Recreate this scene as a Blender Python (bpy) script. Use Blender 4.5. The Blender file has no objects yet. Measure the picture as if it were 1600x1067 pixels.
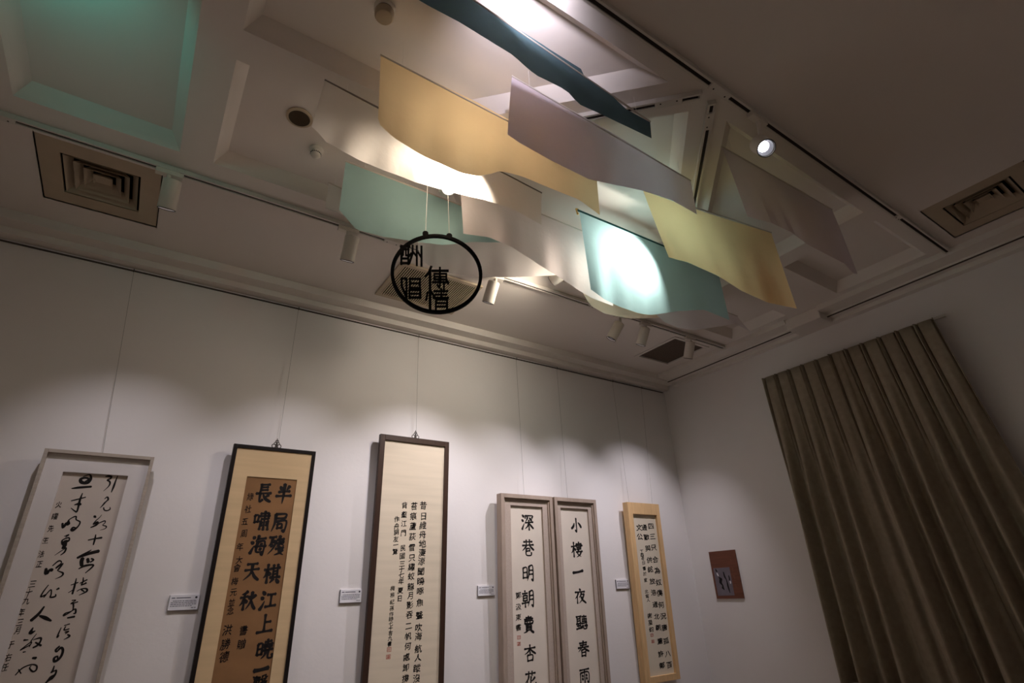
import bpy, bmesh, math, random
from mathutils import Vector, Matrix
random.seed(7)
S = bpy.context.scene
COL = S.collection
# ------------------------------------------------------------------ camera
cam_d = bpy.data.cameras.new('camera'); cam = bpy.data.objects.new('camera', cam_d); COL.objects.link(cam)
cam_d.sensor_width = 36.0; cam_d.lens = 839.0/1600*36; cam_d.clip_start = 0.02
R_ = Matrix(((0.83171262, -0.20746780, -0.51498663),
             (-0.55400297, -0.37115598, -0.74520060),
             (-0.03653524, 0.90509687, -0.42363289)))
cam.matrix_world = Matrix.Translation((0, 0, 1.6)) @ R_.to_4x4()
S.camera = cam
# ------------------------------------------------------------------ view, world
S.view_settings.view_transform = 'Standard'; S.view_settings.look = 'None'
S.view_settings.exposure = 0.12; S.view_settings.gamma = 1.0; S.view_settings.use_curve_mapping = False
W_ = bpy.data.worlds.new('world'); S.world = W_; W_.use_nodes = True
W_.node_tree.nodes['Background'].inputs[0].default_value = (0.5, 0.48, 0.5, 1)
W_.node_tree.nodes['Background'].inputs[1].default_value = 0.02
# lamp table: name-free rows of (track point, lens centre, aim point, watts, colour, cone degrees, blend, lens glow)
WARM = (1.0, 0.87, 0.71); NEUT = (1.0, 0.90, 0.86); COOL = (0.93, 0.92, 1.0); LILAC = (0.98, 0.92, 1.0)
LAMPS = {
 'wall_1': ((-0.215, 2.64), (-0.19, 2.69, 3.385), (-0.12, 3.61, 1.45), 28, LILAC, 72, 1.0, 0),
 'wall_2': ((0.69, 2.64), (0.715, 2.69, 3.385), (0.75, 3.61, 1.50), 34, LILAC, 72, 1.0, 0),
 'wall_3': ((1.71, 2.64), (1.675, 2.69, 3.375), (1.55, 3.61, 1.60), 70, LILAC, 76, 1.0, 0),
 'wall_4': ((2.88, 2.64), (2.79, 2.68, 3.36), (2.05, 3.61, 1.55), 64, LILAC, 70, 1.0, 0),
 'wall_5': ((3.17, 2.64), (3.125, 2.685, 3.385), (2.95, 3.61, 1.50), 58, LILAC, 70, 1.0, 0),
 'wall_6': ((3.725, 2.64), (3.70, 2.68, 3.385), (3.86, 3.61, 1.50), 58, LILAC, 74, 1.0, 0),
 'bare':   ((2.03, 0.85), (1.995, 0.835, 3.35), (1.22, -0.005, 1.71), 10, COOL, 60, .5, 5),
 'glow_1': ((1.02, 1.865), (0.972, 1.915, 3.470), (0.46, 0.3, 2.3), 80, WARM, 120, .9, 60),
 'glow_2': ((2.375, 1.97), (2.24, 1.98, 3.43), (2.10, 1.79, 3.328), 50, (1.0, 0.94, 0.84), 130, .9, 30),
 'middle': ((2.20, 2.145), (2.10, 2.12, 3.45), (1.80, 2.26, 3.1), 20, WARM, 165, 1.0, 0),  # added fill lamp, brightens the white and cream cloths around it
 'back':   ((1.80, 2.48), (1.98, 2.37, 3.47), (1.45, 3.61, 3.0), 19, WARM, 165, 1.0, 0),
 'front':  ((0.70, 0.85), (0.72, 0.85, 3.50), (0.85, 1.02, 3.67), 18, (0.92, 0.86, 1.0), 110, 1.0, 0),
 'teal':   ((-0.92, 1.50), (-0.72, 1.55, 3.44), (-0.60, 1.80, 3.67), 3.4, (0.03, 0.85, 0.70), 110, 1.0, 0),  # added lamp, stands in for light thrown up by a teal cloth
 'floor_fill': ((0.20, 0.85), (0.20, 0.87, 3.40), (0.7, 1.6, 0.0), 40, (1.0, .92, .85), 70, .8, 0),  # added fill lamp, its bounce off the floor lifts the whole room
}
CLOTH = {}
CLOTH['A'] = ([(0.276,1.026,3.501),(0.302,1.027,3.501),(0.328,1.029,3.501),(0.355,1.030,3.501),(0.382,1.031,3.501),(0.409,1.033,3.501),(0.437,1.034,3.500),(0.466,1.036,3.500),(0.494,1.037,3.500),(0.524,1.039,3.500),(0.554,1.040,3.500),(0.584,1.042,3.500),(0.616,1.044,3.501),(0.648,1.045,3.503),(0.682,1.047,3.505),(0.715,1.049,3.508),(0.750,1.051,3.510),(0.785,1.053,3.513),(0.821,1.055,3.515),(0.858,1.056,3.517),(0.896,1.058,3.520),(0.934,1.060,3.523),(0.973,1.063,3.525),(1.013,1.065,3.528),(1.054,1.067,3.531),(1.096,1.069,3.534),(1.139,1.071,3.537),(1.156,1.072,3.501),(1.200,1.074,3.504),(1.246,1.077,3.507),(1.292,1.079,3.510),(1.328,1.081,3.498),(1.363,1.083,3.487),(1.400,1.085,3.477),(1.453,1.088,3.484),(1.507,1.091,3.492),(1.562,1.094,3.500)],
  [(0.288,1.024,3.311),(0.313,1.027,3.314),(0.338,1.029,3.315),(0.362,1.030,3.314),(0.388,1.032,3.315),(0.415,1.036,3.320),(0.444,1.042,3.330),(0.473,1.047,3.340),(0.502,1.048,3.344),(0.530,1.047,3.344),(0.558,1.045,3.343),(0.587,1.045,3.342),(0.616,1.045,3.341),(0.645,1.045,3.339),(0.674,1.043,3.335),(0.704,1.042,3.331),(0.735,1.043,3.332),(0.770,1.047,3.337),(0.801,1.051,3.335),(0.831,1.054,3.328),(0.860,1.054,3.318),(0.891,1.054,3.312),(0.929,1.055,3.318),(0.968,1.058,3.326),(1.009,1.061,3.334),(1.045,1.063,3.333),(1.073,1.064,3.316),(1.105,1.066,3.306),(1.153,1.073,3.322),(1.205,1.080,3.340),(1.256,1.087,3.356),(1.304,1.090,3.365),(1.351,1.091,3.371),(1.399,1.092,3.378),(1.450,1.094,3.386),(1.501,1.096,3.394),(1.552,1.096,3.399)])
CLOTH['B'] = ([(0.936,1.275,3.572),(0.962,1.275,3.573),(0.988,1.275,3.573),(1.014,1.275,3.574),(1.041,1.275,3.574),(1.068,1.275,3.574),(1.096,1.275,3.575),(1.123,1.275,3.575),(1.151,1.275,3.574),(1.179,1.275,3.573),(1.207,1.275,3.572),(1.235,1.275,3.572),(1.264,1.275,3.571),(1.294,1.275,3.571),(1.324,1.275,3.570),(1.354,1.275,3.570),(1.384,1.275,3.570),(1.415,1.275,3.569),(1.447,1.275,3.569),(1.479,1.275,3.569),(1.510,1.275,3.567),(1.542,1.275,3.566),(1.574,1.275,3.564),(1.607,1.275,3.562),(1.640,1.275,3.561),(1.674,1.275,3.559),(1.708,1.275,3.557),(1.742,1.275,3.555),(1.776,1.275,3.553),(1.811,1.275,3.551),(1.847,1.275,3.548),(1.882,1.275,3.546),(1.919,1.275,3.543),(1.955,1.275,3.541),(1.992,1.275,3.538),(2.030,1.275,3.535),(2.067,1.275,3.531)],
  [(0.881,1.249,3.191),(0.901,1.246,3.182),(0.920,1.243,3.173),(0.944,1.245,3.171),(0.974,1.253,3.180),(1.009,1.267,3.195),(1.045,1.280,3.210),(1.077,1.288,3.217),(1.102,1.288,3.215),(1.125,1.284,3.208),(1.149,1.281,3.204),(1.178,1.283,3.205),(1.209,1.287,3.210),(1.240,1.289,3.212),(1.266,1.287,3.209),(1.291,1.283,3.204),(1.320,1.282,3.202),(1.358,1.287,3.216),(1.402,1.296,3.237),(1.445,1.303,3.255),(1.480,1.303,3.264),(1.507,1.295,3.263),(1.530,1.282,3.258),(1.554,1.272,3.254),(1.584,1.266,3.256),(1.618,1.262,3.261),(1.650,1.257,3.264),(1.677,1.249,3.261),(1.705,1.241,3.258),(1.742,1.239,3.262),(1.790,1.246,3.278),(1.845,1.258,3.296),(1.899,1.270,3.310),(1.945,1.276,3.317),(1.982,1.276,3.314),(2.015,1.273,3.309),(2.053,1.273,3.306)])
CLOTH['C'] = ([(0.430,1.460,3.554),(0.456,1.460,3.555),(0.481,1.460,3.555),(0.507,1.460,3.555),(0.533,1.460,3.556),(0.560,1.460,3.556),(0.587,1.460,3.556),(0.614,1.460,3.557),(0.642,1.460,3.558),(0.670,1.460,3.559),(0.698,1.460,3.560),(0.727,1.460,3.561),(0.756,1.460,3.562),(0.786,1.460,3.563),(0.816,1.460,3.564),(0.847,1.460,3.565),(0.877,1.460,3.566),(0.908,1.460,3.564),(0.938,1.460,3.562),(0.970,1.460,3.560),(1.001,1.460,3.559),(1.033,1.460,3.557),(1.065,1.460,3.555),(1.098,1.460,3.554),(1.132,1.460,3.553),(1.166,1.460,3.551),(1.200,1.460,3.550),(1.235,1.460,3.548),(1.270,1.460,3.547),(1.305,1.460,3.545),(1.341,1.460,3.542),(1.377,1.460,3.540),(1.414,1.460,3.537),(1.451,1.460,3.535),(1.489,1.460,3.532),(1.527,1.460,3.530),(1.566,1.460,3.527)],
  [(0.445,1.465,3.225),(0.458,1.474,3.207),(0.480,1.478,3.198),(0.502,1.481,3.189),(0.527,1.487,3.185),(0.554,1.494,3.187),(0.579,1.496,3.183),(0.602,1.490,3.170),(0.622,1.477,3.151),(0.643,1.465,3.135),(0.668,1.461,3.129),(0.697,1.465,3.133),(0.729,1.473,3.141),(0.760,1.478,3.144),(0.787,1.475,3.140),(0.813,1.467,3.135),(0.841,1.461,3.137),(0.872,1.459,3.144),(0.905,1.458,3.165),(0.935,1.453,3.182),(0.961,1.440,3.196),(0.984,1.424,3.191),(1.010,1.412,3.185),(1.044,1.411,3.191),(1.085,1.421,3.206),(1.130,1.435,3.223),(1.175,1.447,3.237),(1.216,1.454,3.246),(1.257,1.459,3.253),(1.301,1.466,3.263),(1.350,1.477,3.277),(1.399,1.488,3.292),(1.443,1.492,3.298),(1.474,1.486,3.285),(1.496,1.475,3.262),(1.521,1.466,3.241),(1.555,1.465,3.229)])
CLOTH['D'] = ([(0.278,1.691,3.555),(0.304,1.693,3.554),(0.329,1.695,3.554),(0.355,1.697,3.553),(0.382,1.699,3.553),(0.408,1.701,3.552),(0.435,1.703,3.552),(0.463,1.705,3.551),(0.491,1.708,3.551),(0.519,1.710,3.550),(0.547,1.712,3.550),(0.577,1.714,3.550),(0.606,1.717,3.551),(0.636,1.719,3.551),(0.666,1.721,3.551),(0.697,1.724,3.551),(0.729,1.726,3.551),(0.760,1.729,3.551),(0.792,1.731,3.552),(0.825,1.734,3.552),(0.858,1.736,3.552),(0.892,1.739,3.552),(0.926,1.741,3.552),(0.961,1.744,3.552),(0.996,1.747,3.553),(1.032,1.750,3.553),(1.068,1.752,3.553),(1.105,1.755,3.553),(1.143,1.758,3.553),(1.181,1.761,3.553),(1.219,1.764,3.554),(1.259,1.767,3.554),(1.299,1.770,3.554),(1.339,1.774,3.554),(1.381,1.777,3.555),(1.423,1.780,3.555),(1.466,1.783,3.555)],
  [(0.256,1.692,3.283),(0.278,1.690,3.268),(0.297,1.686,3.248),(0.316,1.684,3.228),(0.342,1.687,3.227),(0.368,1.695,3.229),(0.394,1.701,3.229),(0.419,1.698,3.222),(0.443,1.689,3.208),(0.467,1.680,3.197),(0.493,1.677,3.194),(0.522,1.682,3.198),(0.553,1.691,3.206),(0.584,1.698,3.213),(0.615,1.703,3.219),(0.648,1.710,3.226),(0.683,1.723,3.238),(0.721,1.741,3.255),(0.760,1.757,3.275),(0.797,1.765,3.287),(0.830,1.764,3.290),(0.862,1.757,3.289),(0.894,1.753,3.290),(0.930,1.754,3.296),(0.968,1.757,3.305),(1.006,1.758,3.313),(1.042,1.755,3.317),(1.078,1.752,3.321),(1.118,1.754,3.327),(1.162,1.762,3.339),(1.207,1.771,3.351),(1.250,1.775,3.358),(1.285,1.770,3.350),(1.315,1.759,3.334),(1.346,1.751,3.320),(1.383,1.749,3.312),(1.425,1.753,3.310)])
CLOTH['E'] = ([(0.498,2.100,3.555),(0.525,2.100,3.555),(0.553,2.100,3.555),(0.581,2.100,3.555),(0.610,2.100,3.555),(0.638,2.100,3.555),(0.668,2.100,3.555),(0.697,2.100,3.555),(0.727,2.100,3.555),(0.757,2.100,3.555),(0.787,2.100,3.555),(0.818,2.100,3.555),(0.849,2.100,3.555),(0.881,2.100,3.555),(0.913,2.100,3.555),(0.945,2.100,3.555),(0.977,2.100,3.555),(1.010,2.100,3.555),(1.044,2.100,3.555),(1.077,2.100,3.555),(1.112,2.100,3.555),(1.146,2.100,3.555),(1.181,2.100,3.555),(1.217,2.100,3.555),(1.252,2.100,3.555),(1.289,2.100,3.555),(1.326,2.100,3.555),(1.363,2.100,3.555),(1.400,2.100,3.555),(1.439,2.100,3.555),(1.477,2.100,3.555),(1.516,2.100,3.555),(1.556,2.100,3.555),(1.596,2.100,3.555),(1.637,2.100,3.555),(1.678,2.100,3.555),(1.720,2.100,3.555)],
  [(0.492,2.086,3.247),(0.516,2.098,3.238),(0.537,2.102,3.223),(0.558,2.104,3.206),(0.580,2.109,3.192),(0.607,2.117,3.192),(0.637,2.122,3.198),(0.665,2.119,3.198),(0.691,2.110,3.193),(0.718,2.103,3.190),(0.749,2.104,3.197),(0.783,2.114,3.210),(0.818,2.124,3.224),(0.851,2.128,3.233),(0.881,2.124,3.237),(0.911,2.117,3.238),(0.942,2.113,3.241),(0.974,2.110,3.247),(1.005,2.105,3.250),(1.033,2.092,3.248),(1.059,2.075,3.250),(1.086,2.061,3.256),(1.120,2.058,3.270),(1.160,2.065,3.293),(1.203,2.077,3.320),(1.245,2.084,3.340),(1.285,2.087,3.355),(1.326,2.090,3.371),(1.370,2.097,3.392),(1.418,2.107,3.414),(1.464,2.113,3.435),(1.505,2.111,3.445),(1.541,2.103,3.445),(1.579,2.097,3.448),(1.624,2.100,3.458),(1.677,2.111,3.476),(1.732,2.122,3.495)])
CLOTH['F'] = ([(1.046,1.930,3.555),(1.071,1.930,3.555),(1.095,1.930,3.555),(1.121,1.930,3.555),(1.146,1.930,3.555),(1.171,1.930,3.555),(1.197,1.930,3.555),(1.223,1.930,3.555),(1.250,1.930,3.555),(1.276,1.930,3.555),(1.303,1.930,3.555),(1.330,1.930,3.555),(1.357,1.930,3.555),(1.385,1.930,3.555),(1.413,1.930,3.555),(1.441,1.930,3.555),(1.469,1.930,3.555),(1.498,1.930,3.555),(1.527,1.930,3.555),(1.556,1.930,3.555),(1.585,1.930,3.555),(1.615,1.930,3.555),(1.645,1.930,3.555),(1.676,1.930,3.555),(1.706,1.930,3.555),(1.738,1.930,3.555),(1.769,1.930,3.555),(1.801,1.930,3.555),(1.833,1.930,3.555),(1.865,1.930,3.555),(1.897,1.930,3.555),(1.930,1.930,3.555),(1.964,1.930,3.555),(1.998,1.930,3.555),(2.032,1.930,3.555),(2.066,1.930,3.555),(2.101,1.930,3.555)],
  [(1.061,1.922,3.223),(1.085,1.918,3.225),(1.110,1.914,3.228),(1.137,1.915,3.235),(1.166,1.918,3.244),(1.196,1.921,3.253),(1.222,1.920,3.255),(1.243,1.913,3.247),(1.263,1.904,3.237),(1.285,1.897,3.230),(1.313,1.899,3.229),(1.346,1.909,3.235),(1.380,1.922,3.239),(1.413,1.934,3.242),(1.444,1.941,3.240),(1.473,1.945,3.236),(1.502,1.950,3.233),(1.533,1.957,3.231),(1.566,1.965,3.230),(1.597,1.971,3.227),(1.623,1.969,3.218),(1.641,1.959,3.202),(1.657,1.945,3.184),(1.674,1.933,3.166),(1.696,1.928,3.154),(1.723,1.929,3.146),(1.753,1.931,3.140),(1.780,1.932,3.131),(1.804,1.928,3.119),(1.828,1.923,3.108),(1.854,1.921,3.099),(1.884,1.922,3.093),(1.920,1.926,3.094),(1.955,1.927,3.094),(1.984,1.923,3.089),(2.007,1.912,3.080),(2.028,1.900,3.069)])
CLOTH['G'] = ([(0.926,2.250,3.555),(0.957,2.250,3.555),(0.988,2.250,3.555),(1.019,2.250,3.555),(1.050,2.250,3.555),(1.082,2.250,3.555),(1.114,2.250,3.555),(1.146,2.250,3.555),(1.179,2.250,3.555),(1.212,2.250,3.555),(1.246,2.250,3.555),(1.280,2.250,3.555),(1.314,2.250,3.555),(1.349,2.250,3.555),(1.384,2.250,3.555),(1.419,2.250,3.555),(1.455,2.250,3.555),(1.491,2.250,3.555),(1.528,2.250,3.555),(1.565,2.250,3.555),(1.603,2.250,3.555),(1.641,2.250,3.555),(1.679,2.250,3.555),(1.718,2.250,3.555),(1.757,2.250,3.555),(1.797,2.250,3.555),(1.837,2.250,3.555),(1.878,2.250,3.555),(1.919,2.250,3.555),(1.961,2.250,3.555),(2.004,2.250,3.555),(2.046,2.250,3.555),(2.090,2.250,3.555),(2.134,2.250,3.555),(2.178,2.250,3.555),(2.223,2.250,3.555),(2.269,2.250,3.555)],
  [(0.975,2.256,3.276),(0.992,2.261,3.255),(1.011,2.271,3.237),(1.042,2.284,3.237),(1.074,2.293,3.237),(1.101,2.288,3.227),(1.122,2.272,3.210),(1.146,2.257,3.204),(1.174,2.251,3.205),(1.207,2.252,3.210),(1.240,2.252,3.215),(1.270,2.246,3.216),(1.300,2.240,3.217),(1.334,2.241,3.228),(1.373,2.247,3.243),(1.410,2.249,3.256),(1.440,2.241,3.262),(1.466,2.226,3.262),(1.495,2.215,3.265),(1.533,2.215,3.277),(1.577,2.224,3.296),(1.621,2.232,3.316),(1.664,2.237,3.334),(1.709,2.244,3.353),(1.761,2.258,3.379),(1.817,2.276,3.408),(1.869,2.288,3.433),(1.910,2.286,3.446),(1.945,2.274,3.453),(1.980,2.264,3.455),(2.022,2.261,3.463),(2.069,2.263,3.475),(2.113,2.260,3.484),(2.152,2.253,3.489),(2.195,2.248,3.496),(2.246,2.251,3.509),(2.302,2.259,3.527)])
CLOTH['H'] = ([(2.101,2.300,3.555),(2.124,2.300,3.555),(2.147,2.300,3.555),(2.170,2.300,3.555),(2.193,2.300,3.555),(2.217,2.300,3.555),(2.240,2.300,3.555),(2.264,2.300,3.555),(2.288,2.300,3.555),(2.312,2.300,3.555),(2.336,2.300,3.555),(2.361,2.300,3.555),(2.385,2.300,3.555),(2.410,2.300,3.555),(2.435,2.300,3.555),(2.460,2.300,3.555),(2.485,2.300,3.555),(2.511,2.300,3.555),(2.536,2.300,3.555),(2.562,2.300,3.555),(2.588,2.300,3.555),(2.614,2.300,3.555),(2.640,2.300,3.555),(2.667,2.300,3.555),(2.693,2.300,3.555),(2.720,2.300,3.555),(2.747,2.300,3.555),(2.775,2.300,3.555),(2.802,2.300,3.555),(2.830,2.300,3.555),(2.857,2.300,3.555),(2.885,2.300,3.555),(2.914,2.300,3.555),(2.942,2.300,3.555),(2.971,2.300,3.555),(3.000,2.300,3.555),(3.029,2.300,3.555)],
  [(2.138,2.280,3.442),(2.155,2.289,3.431),(2.174,2.299,3.420),(2.191,2.307,3.408),(2.207,2.313,3.396),(2.221,2.316,3.381),(2.234,2.317,3.365),(2.251,2.319,3.352),(2.269,2.323,3.341),(2.293,2.327,3.335),(2.318,2.328,3.331),(2.339,2.326,3.324),(2.356,2.319,3.314),(2.370,2.310,3.303),(2.388,2.302,3.298),(2.411,2.297,3.297),(2.438,2.296,3.299),(2.469,2.299,3.304),(2.501,2.302,3.309),(2.531,2.303,3.313),(2.559,2.301,3.314),(2.584,2.298,3.315),(2.610,2.295,3.316),(2.640,2.293,3.324),(2.673,2.294,3.334),(2.706,2.295,3.344),(2.738,2.295,3.353),(2.766,2.291,3.360),(2.791,2.284,3.364),(2.815,2.276,3.368),(2.841,2.271,3.373),(2.874,2.270,3.383),(2.914,2.274,3.396),(2.957,2.282,3.421),(3.002,2.290,3.447),(3.046,2.296,3.473),(3.087,2.300,3.497)])
CLOTH['I'] = ([(1.738,1.790,3.551),(1.767,1.790,3.552),(1.796,1.790,3.553),(1.825,1.790,3.553),(1.855,1.790,3.554),(1.885,1.790,3.555),(1.915,1.790,3.556),(1.946,1.790,3.556),(1.976,1.790,3.557),(2.008,1.790,3.558),(2.039,1.790,3.559),(2.071,1.790,3.560),(2.103,1.790,3.561),(2.136,1.790,3.561),(2.169,1.790,3.562),(2.202,1.790,3.563),(2.236,1.790,3.564),(2.269,1.790,3.565),(2.304,1.790,3.566),(2.339,1.790,3.567),(2.374,1.790,3.567),(2.409,1.790,3.568),(2.445,1.790,3.569),(2.481,1.790,3.569),(2.517,1.790,3.569),(2.553,1.790,3.570),(2.590,1.790,3.570),(2.628,1.790,3.570),(2.665,1.790,3.570),(2.704,1.790,3.570),(2.742,1.790,3.571),(2.781,1.790,3.571),(2.821,1.790,3.571),(2.861,1.790,3.571),(2.901,1.790,3.571),(2.942,1.790,3.572),(2.984,1.790,3.572)],
  [(1.778,1.810,3.059),(1.805,1.814,3.054),(1.834,1.821,3.051),(1.861,1.825,3.046),(1.880,1.822,3.035),(1.892,1.808,3.019),(1.901,1.792,3.003),(1.916,1.781,2.990),(1.941,1.779,2.985),(1.972,1.781,2.986),(2.001,1.781,2.986),(2.027,1.778,2.983),(2.052,1.774,2.980),(2.084,1.776,2.981),(2.123,1.781,2.988),(2.161,1.786,2.997),(2.192,1.783,3.001),(2.215,1.773,3.004),(2.240,1.764,3.010),(2.276,1.763,3.023),(2.324,1.771,3.043),(2.376,1.782,3.066),(2.426,1.790,3.087),(2.472,1.795,3.106),(2.520,1.801,3.123),(2.576,1.811,3.144),(2.634,1.822,3.167),(2.685,1.828,3.185),(2.722,1.823,3.194),(2.746,1.810,3.196),(2.767,1.798,3.188),(2.795,1.792,3.182),(2.833,1.792,3.180),(2.871,1.792,3.179),(2.903,1.787,3.174),(2.932,1.782,3.168),(2.968,1.780,3.165)])
CLOTH['K'] = ([(1.998,1.030,3.524),(2.023,1.030,3.526),(2.048,1.030,3.528),(2.073,1.030,3.530),(2.098,1.030,3.532),(2.124,1.030,3.534),(2.149,1.030,3.536),(2.175,1.030,3.538),(2.202,1.030,3.540),(2.229,1.030,3.542),(2.255,1.030,3.544),(2.283,1.030,3.546),(2.310,1.030,3.548),(2.338,1.030,3.550),(2.366,1.030,3.552),(2.395,1.030,3.554),(2.424,1.030,3.556),(2.453,1.030,3.558),(2.482,1.030,3.561),(2.512,1.030,3.563),(2.542,1.030,3.565),(2.572,1.030,3.567),(2.603,1.030,3.570),(2.634,1.030,3.572),(2.666,1.030,3.574),(2.698,1.030,3.577),(2.729,1.030,3.579),(2.760,1.030,3.579),(2.791,1.030,3.579),(2.822,1.030,3.579),(2.854,1.030,3.580),(2.885,1.030,3.580),(2.918,1.030,3.580),(2.950,1.030,3.581),(2.983,1.030,3.581),(3.016,1.030,3.581),(3.050,1.030,3.581)],
  [(2.082,1.041,3.149),(2.103,1.037,3.150),(2.131,1.037,3.155),(2.173,1.043,3.171),(2.225,1.053,3.193),(2.276,1.063,3.215),(2.315,1.067,3.227),(2.336,1.062,3.226),(2.341,1.051,3.212),(2.343,1.040,3.196),(2.352,1.031,3.185),(2.368,1.026,3.179),(2.385,1.021,3.173),(2.395,1.013,3.163),(2.393,1.003,3.144),(2.393,0.993,3.125),(2.407,0.989,3.116),(2.442,0.994,3.119),(2.493,1.005,3.132),(2.548,1.018,3.147),(2.595,1.025,3.159),(2.629,1.027,3.161),(2.653,1.024,3.158),(2.679,1.023,3.157),(2.716,1.025,3.161),(2.760,1.030,3.169),(2.804,1.034,3.176),(2.836,1.034,3.177),(2.860,1.031,3.173),(2.884,1.028,3.169),(2.922,1.030,3.173),(2.982,1.038,3.187),(3.040,1.052,3.197),(3.093,1.064,3.204),(3.128,1.069,3.200),(3.148,1.067,3.191),(3.174,1.060,3.193)])
CLOTH['N'] = ([(2.598,2.150,3.555),(2.625,2.150,3.555),(2.652,2.150,3.555),(2.679,2.150,3.555),(2.707,2.150,3.555),(2.734,2.150,3.555),(2.762,2.150,3.555),(2.790,2.150,3.555),(2.818,2.150,3.555),(2.847,2.150,3.555),(2.876,2.150,3.555),(2.905,2.150,3.555),(2.934,2.150,3.555),(2.963,2.150,3.555),(2.993,2.150,3.555),(3.023,2.150,3.555),(3.053,2.150,3.555),(3.083,2.150,3.555),(3.113,2.150,3.555),(3.144,2.150,3.555),(3.175,2.150,3.555),(3.206,2.150,3.555),(3.238,2.150,3.555),(3.270,2.150,3.555),(3.302,2.150,3.555),(3.334,2.150,3.555),(3.367,2.150,3.555),(3.399,2.150,3.555),(3.432,2.150,3.555),(3.466,2.150,3.555),(3.499,2.150,3.555),(3.533,2.150,3.555),(3.567,2.150,3.555),(3.602,2.150,3.555),(3.637,2.150,3.555),(3.672,2.150,3.555),(3.707,2.150,3.555)],
  [(2.662,2.145,3.336),(2.677,2.143,3.322),(2.695,2.144,3.310),(2.716,2.147,3.299),(2.740,2.149,3.291),(2.760,2.149,3.281),(2.776,2.144,3.268),(2.792,2.138,3.258),(2.815,2.134,3.253),(2.842,2.133,3.251),(2.874,2.136,3.251),(2.907,2.140,3.252),(2.943,2.142,3.258),(2.977,2.144,3.263),(3.014,2.146,3.269),(3.054,2.151,3.278),(3.099,2.159,3.288),(3.145,2.166,3.302),(3.187,2.170,3.318),(3.223,2.169,3.330),(3.254,2.164,3.339),(3.284,2.159,3.349),(3.319,2.157,3.360),(3.358,2.156,3.373),(3.397,2.156,3.387),(3.434,2.154,3.399),(3.469,2.151,3.410),(3.505,2.148,3.422),(3.546,2.147,3.435),(3.592,2.150,3.452),(3.641,2.153,3.470),(3.681,2.154,3.478),(3.708,2.151,3.471),(3.730,2.144,3.460),(3.752,2.138,3.450),(3.779,2.135,3.442),(3.812,2.134,3.437)])
CLOTH['P'] = ([(0.473,2.293,3.555),(0.484,2.295,3.555),(0.494,2.297,3.555),(0.504,2.298,3.555),(0.515,2.300,3.555),(0.525,2.302,3.555),(0.536,2.304,3.555),(0.546,2.306,3.555),(0.557,2.308,3.555),(0.568,2.310,3.555),(0.578,2.312,3.555),(0.589,2.314,3.555),(0.600,2.316,3.555),(0.611,2.318,3.555),(0.622,2.320,3.555),(0.633,2.322,3.555),(0.644,2.324,3.555),(0.655,2.326,3.555),(0.666,2.328,3.555),(0.677,2.330,3.555),(0.689,2.332,3.555),(0.700,2.334,3.555),(0.711,2.336,3.555),(0.723,2.338,3.555),(0.734,2.340,3.555),(0.746,2.343,3.555),(0.758,2.345,3.555),(0.769,2.347,3.555),(0.781,2.349,3.555),(0.793,2.351,3.555),(0.805,2.353,3.555),(0.817,2.355,3.555),(0.829,2.358,3.555),(0.841,2.360,3.555),(0.853,2.362,3.555),(0.865,2.364,3.555),(0.877,2.366,3.555)],
  [(0.473,2.299,3.397),(0.483,2.301,3.399),(0.493,2.303,3.400),(0.504,2.305,3.401),(0.514,2.307,3.402),(0.525,2.309,3.404),(0.535,2.312,3.405),(0.546,2.314,3.407),(0.557,2.316,3.407),(0.567,2.318,3.407),(0.578,2.321,3.407),(0.588,2.322,3.407),(0.599,2.324,3.407),(0.609,2.325,3.406),(0.620,2.326,3.406),(0.630,2.327,3.405),(0.640,2.328,3.404),(0.651,2.328,3.403),(0.661,2.329,3.402),(0.672,2.330,3.401),(0.683,2.331,3.400),(0.694,2.332,3.399),(0.705,2.334,3.399),(0.716,2.336,3.399),(0.727,2.338,3.399),(0.738,2.340,3.399),(0.750,2.343,3.400),(0.761,2.346,3.400),(0.773,2.348,3.401),(0.785,2.351,3.401),(0.796,2.353,3.401),(0.808,2.356,3.402),(0.820,2.358,3.401),(0.831,2.359,3.401),(0.843,2.361,3.401),(0.855,2.362,3.400),(0.866,2.364,3.400)])
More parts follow.
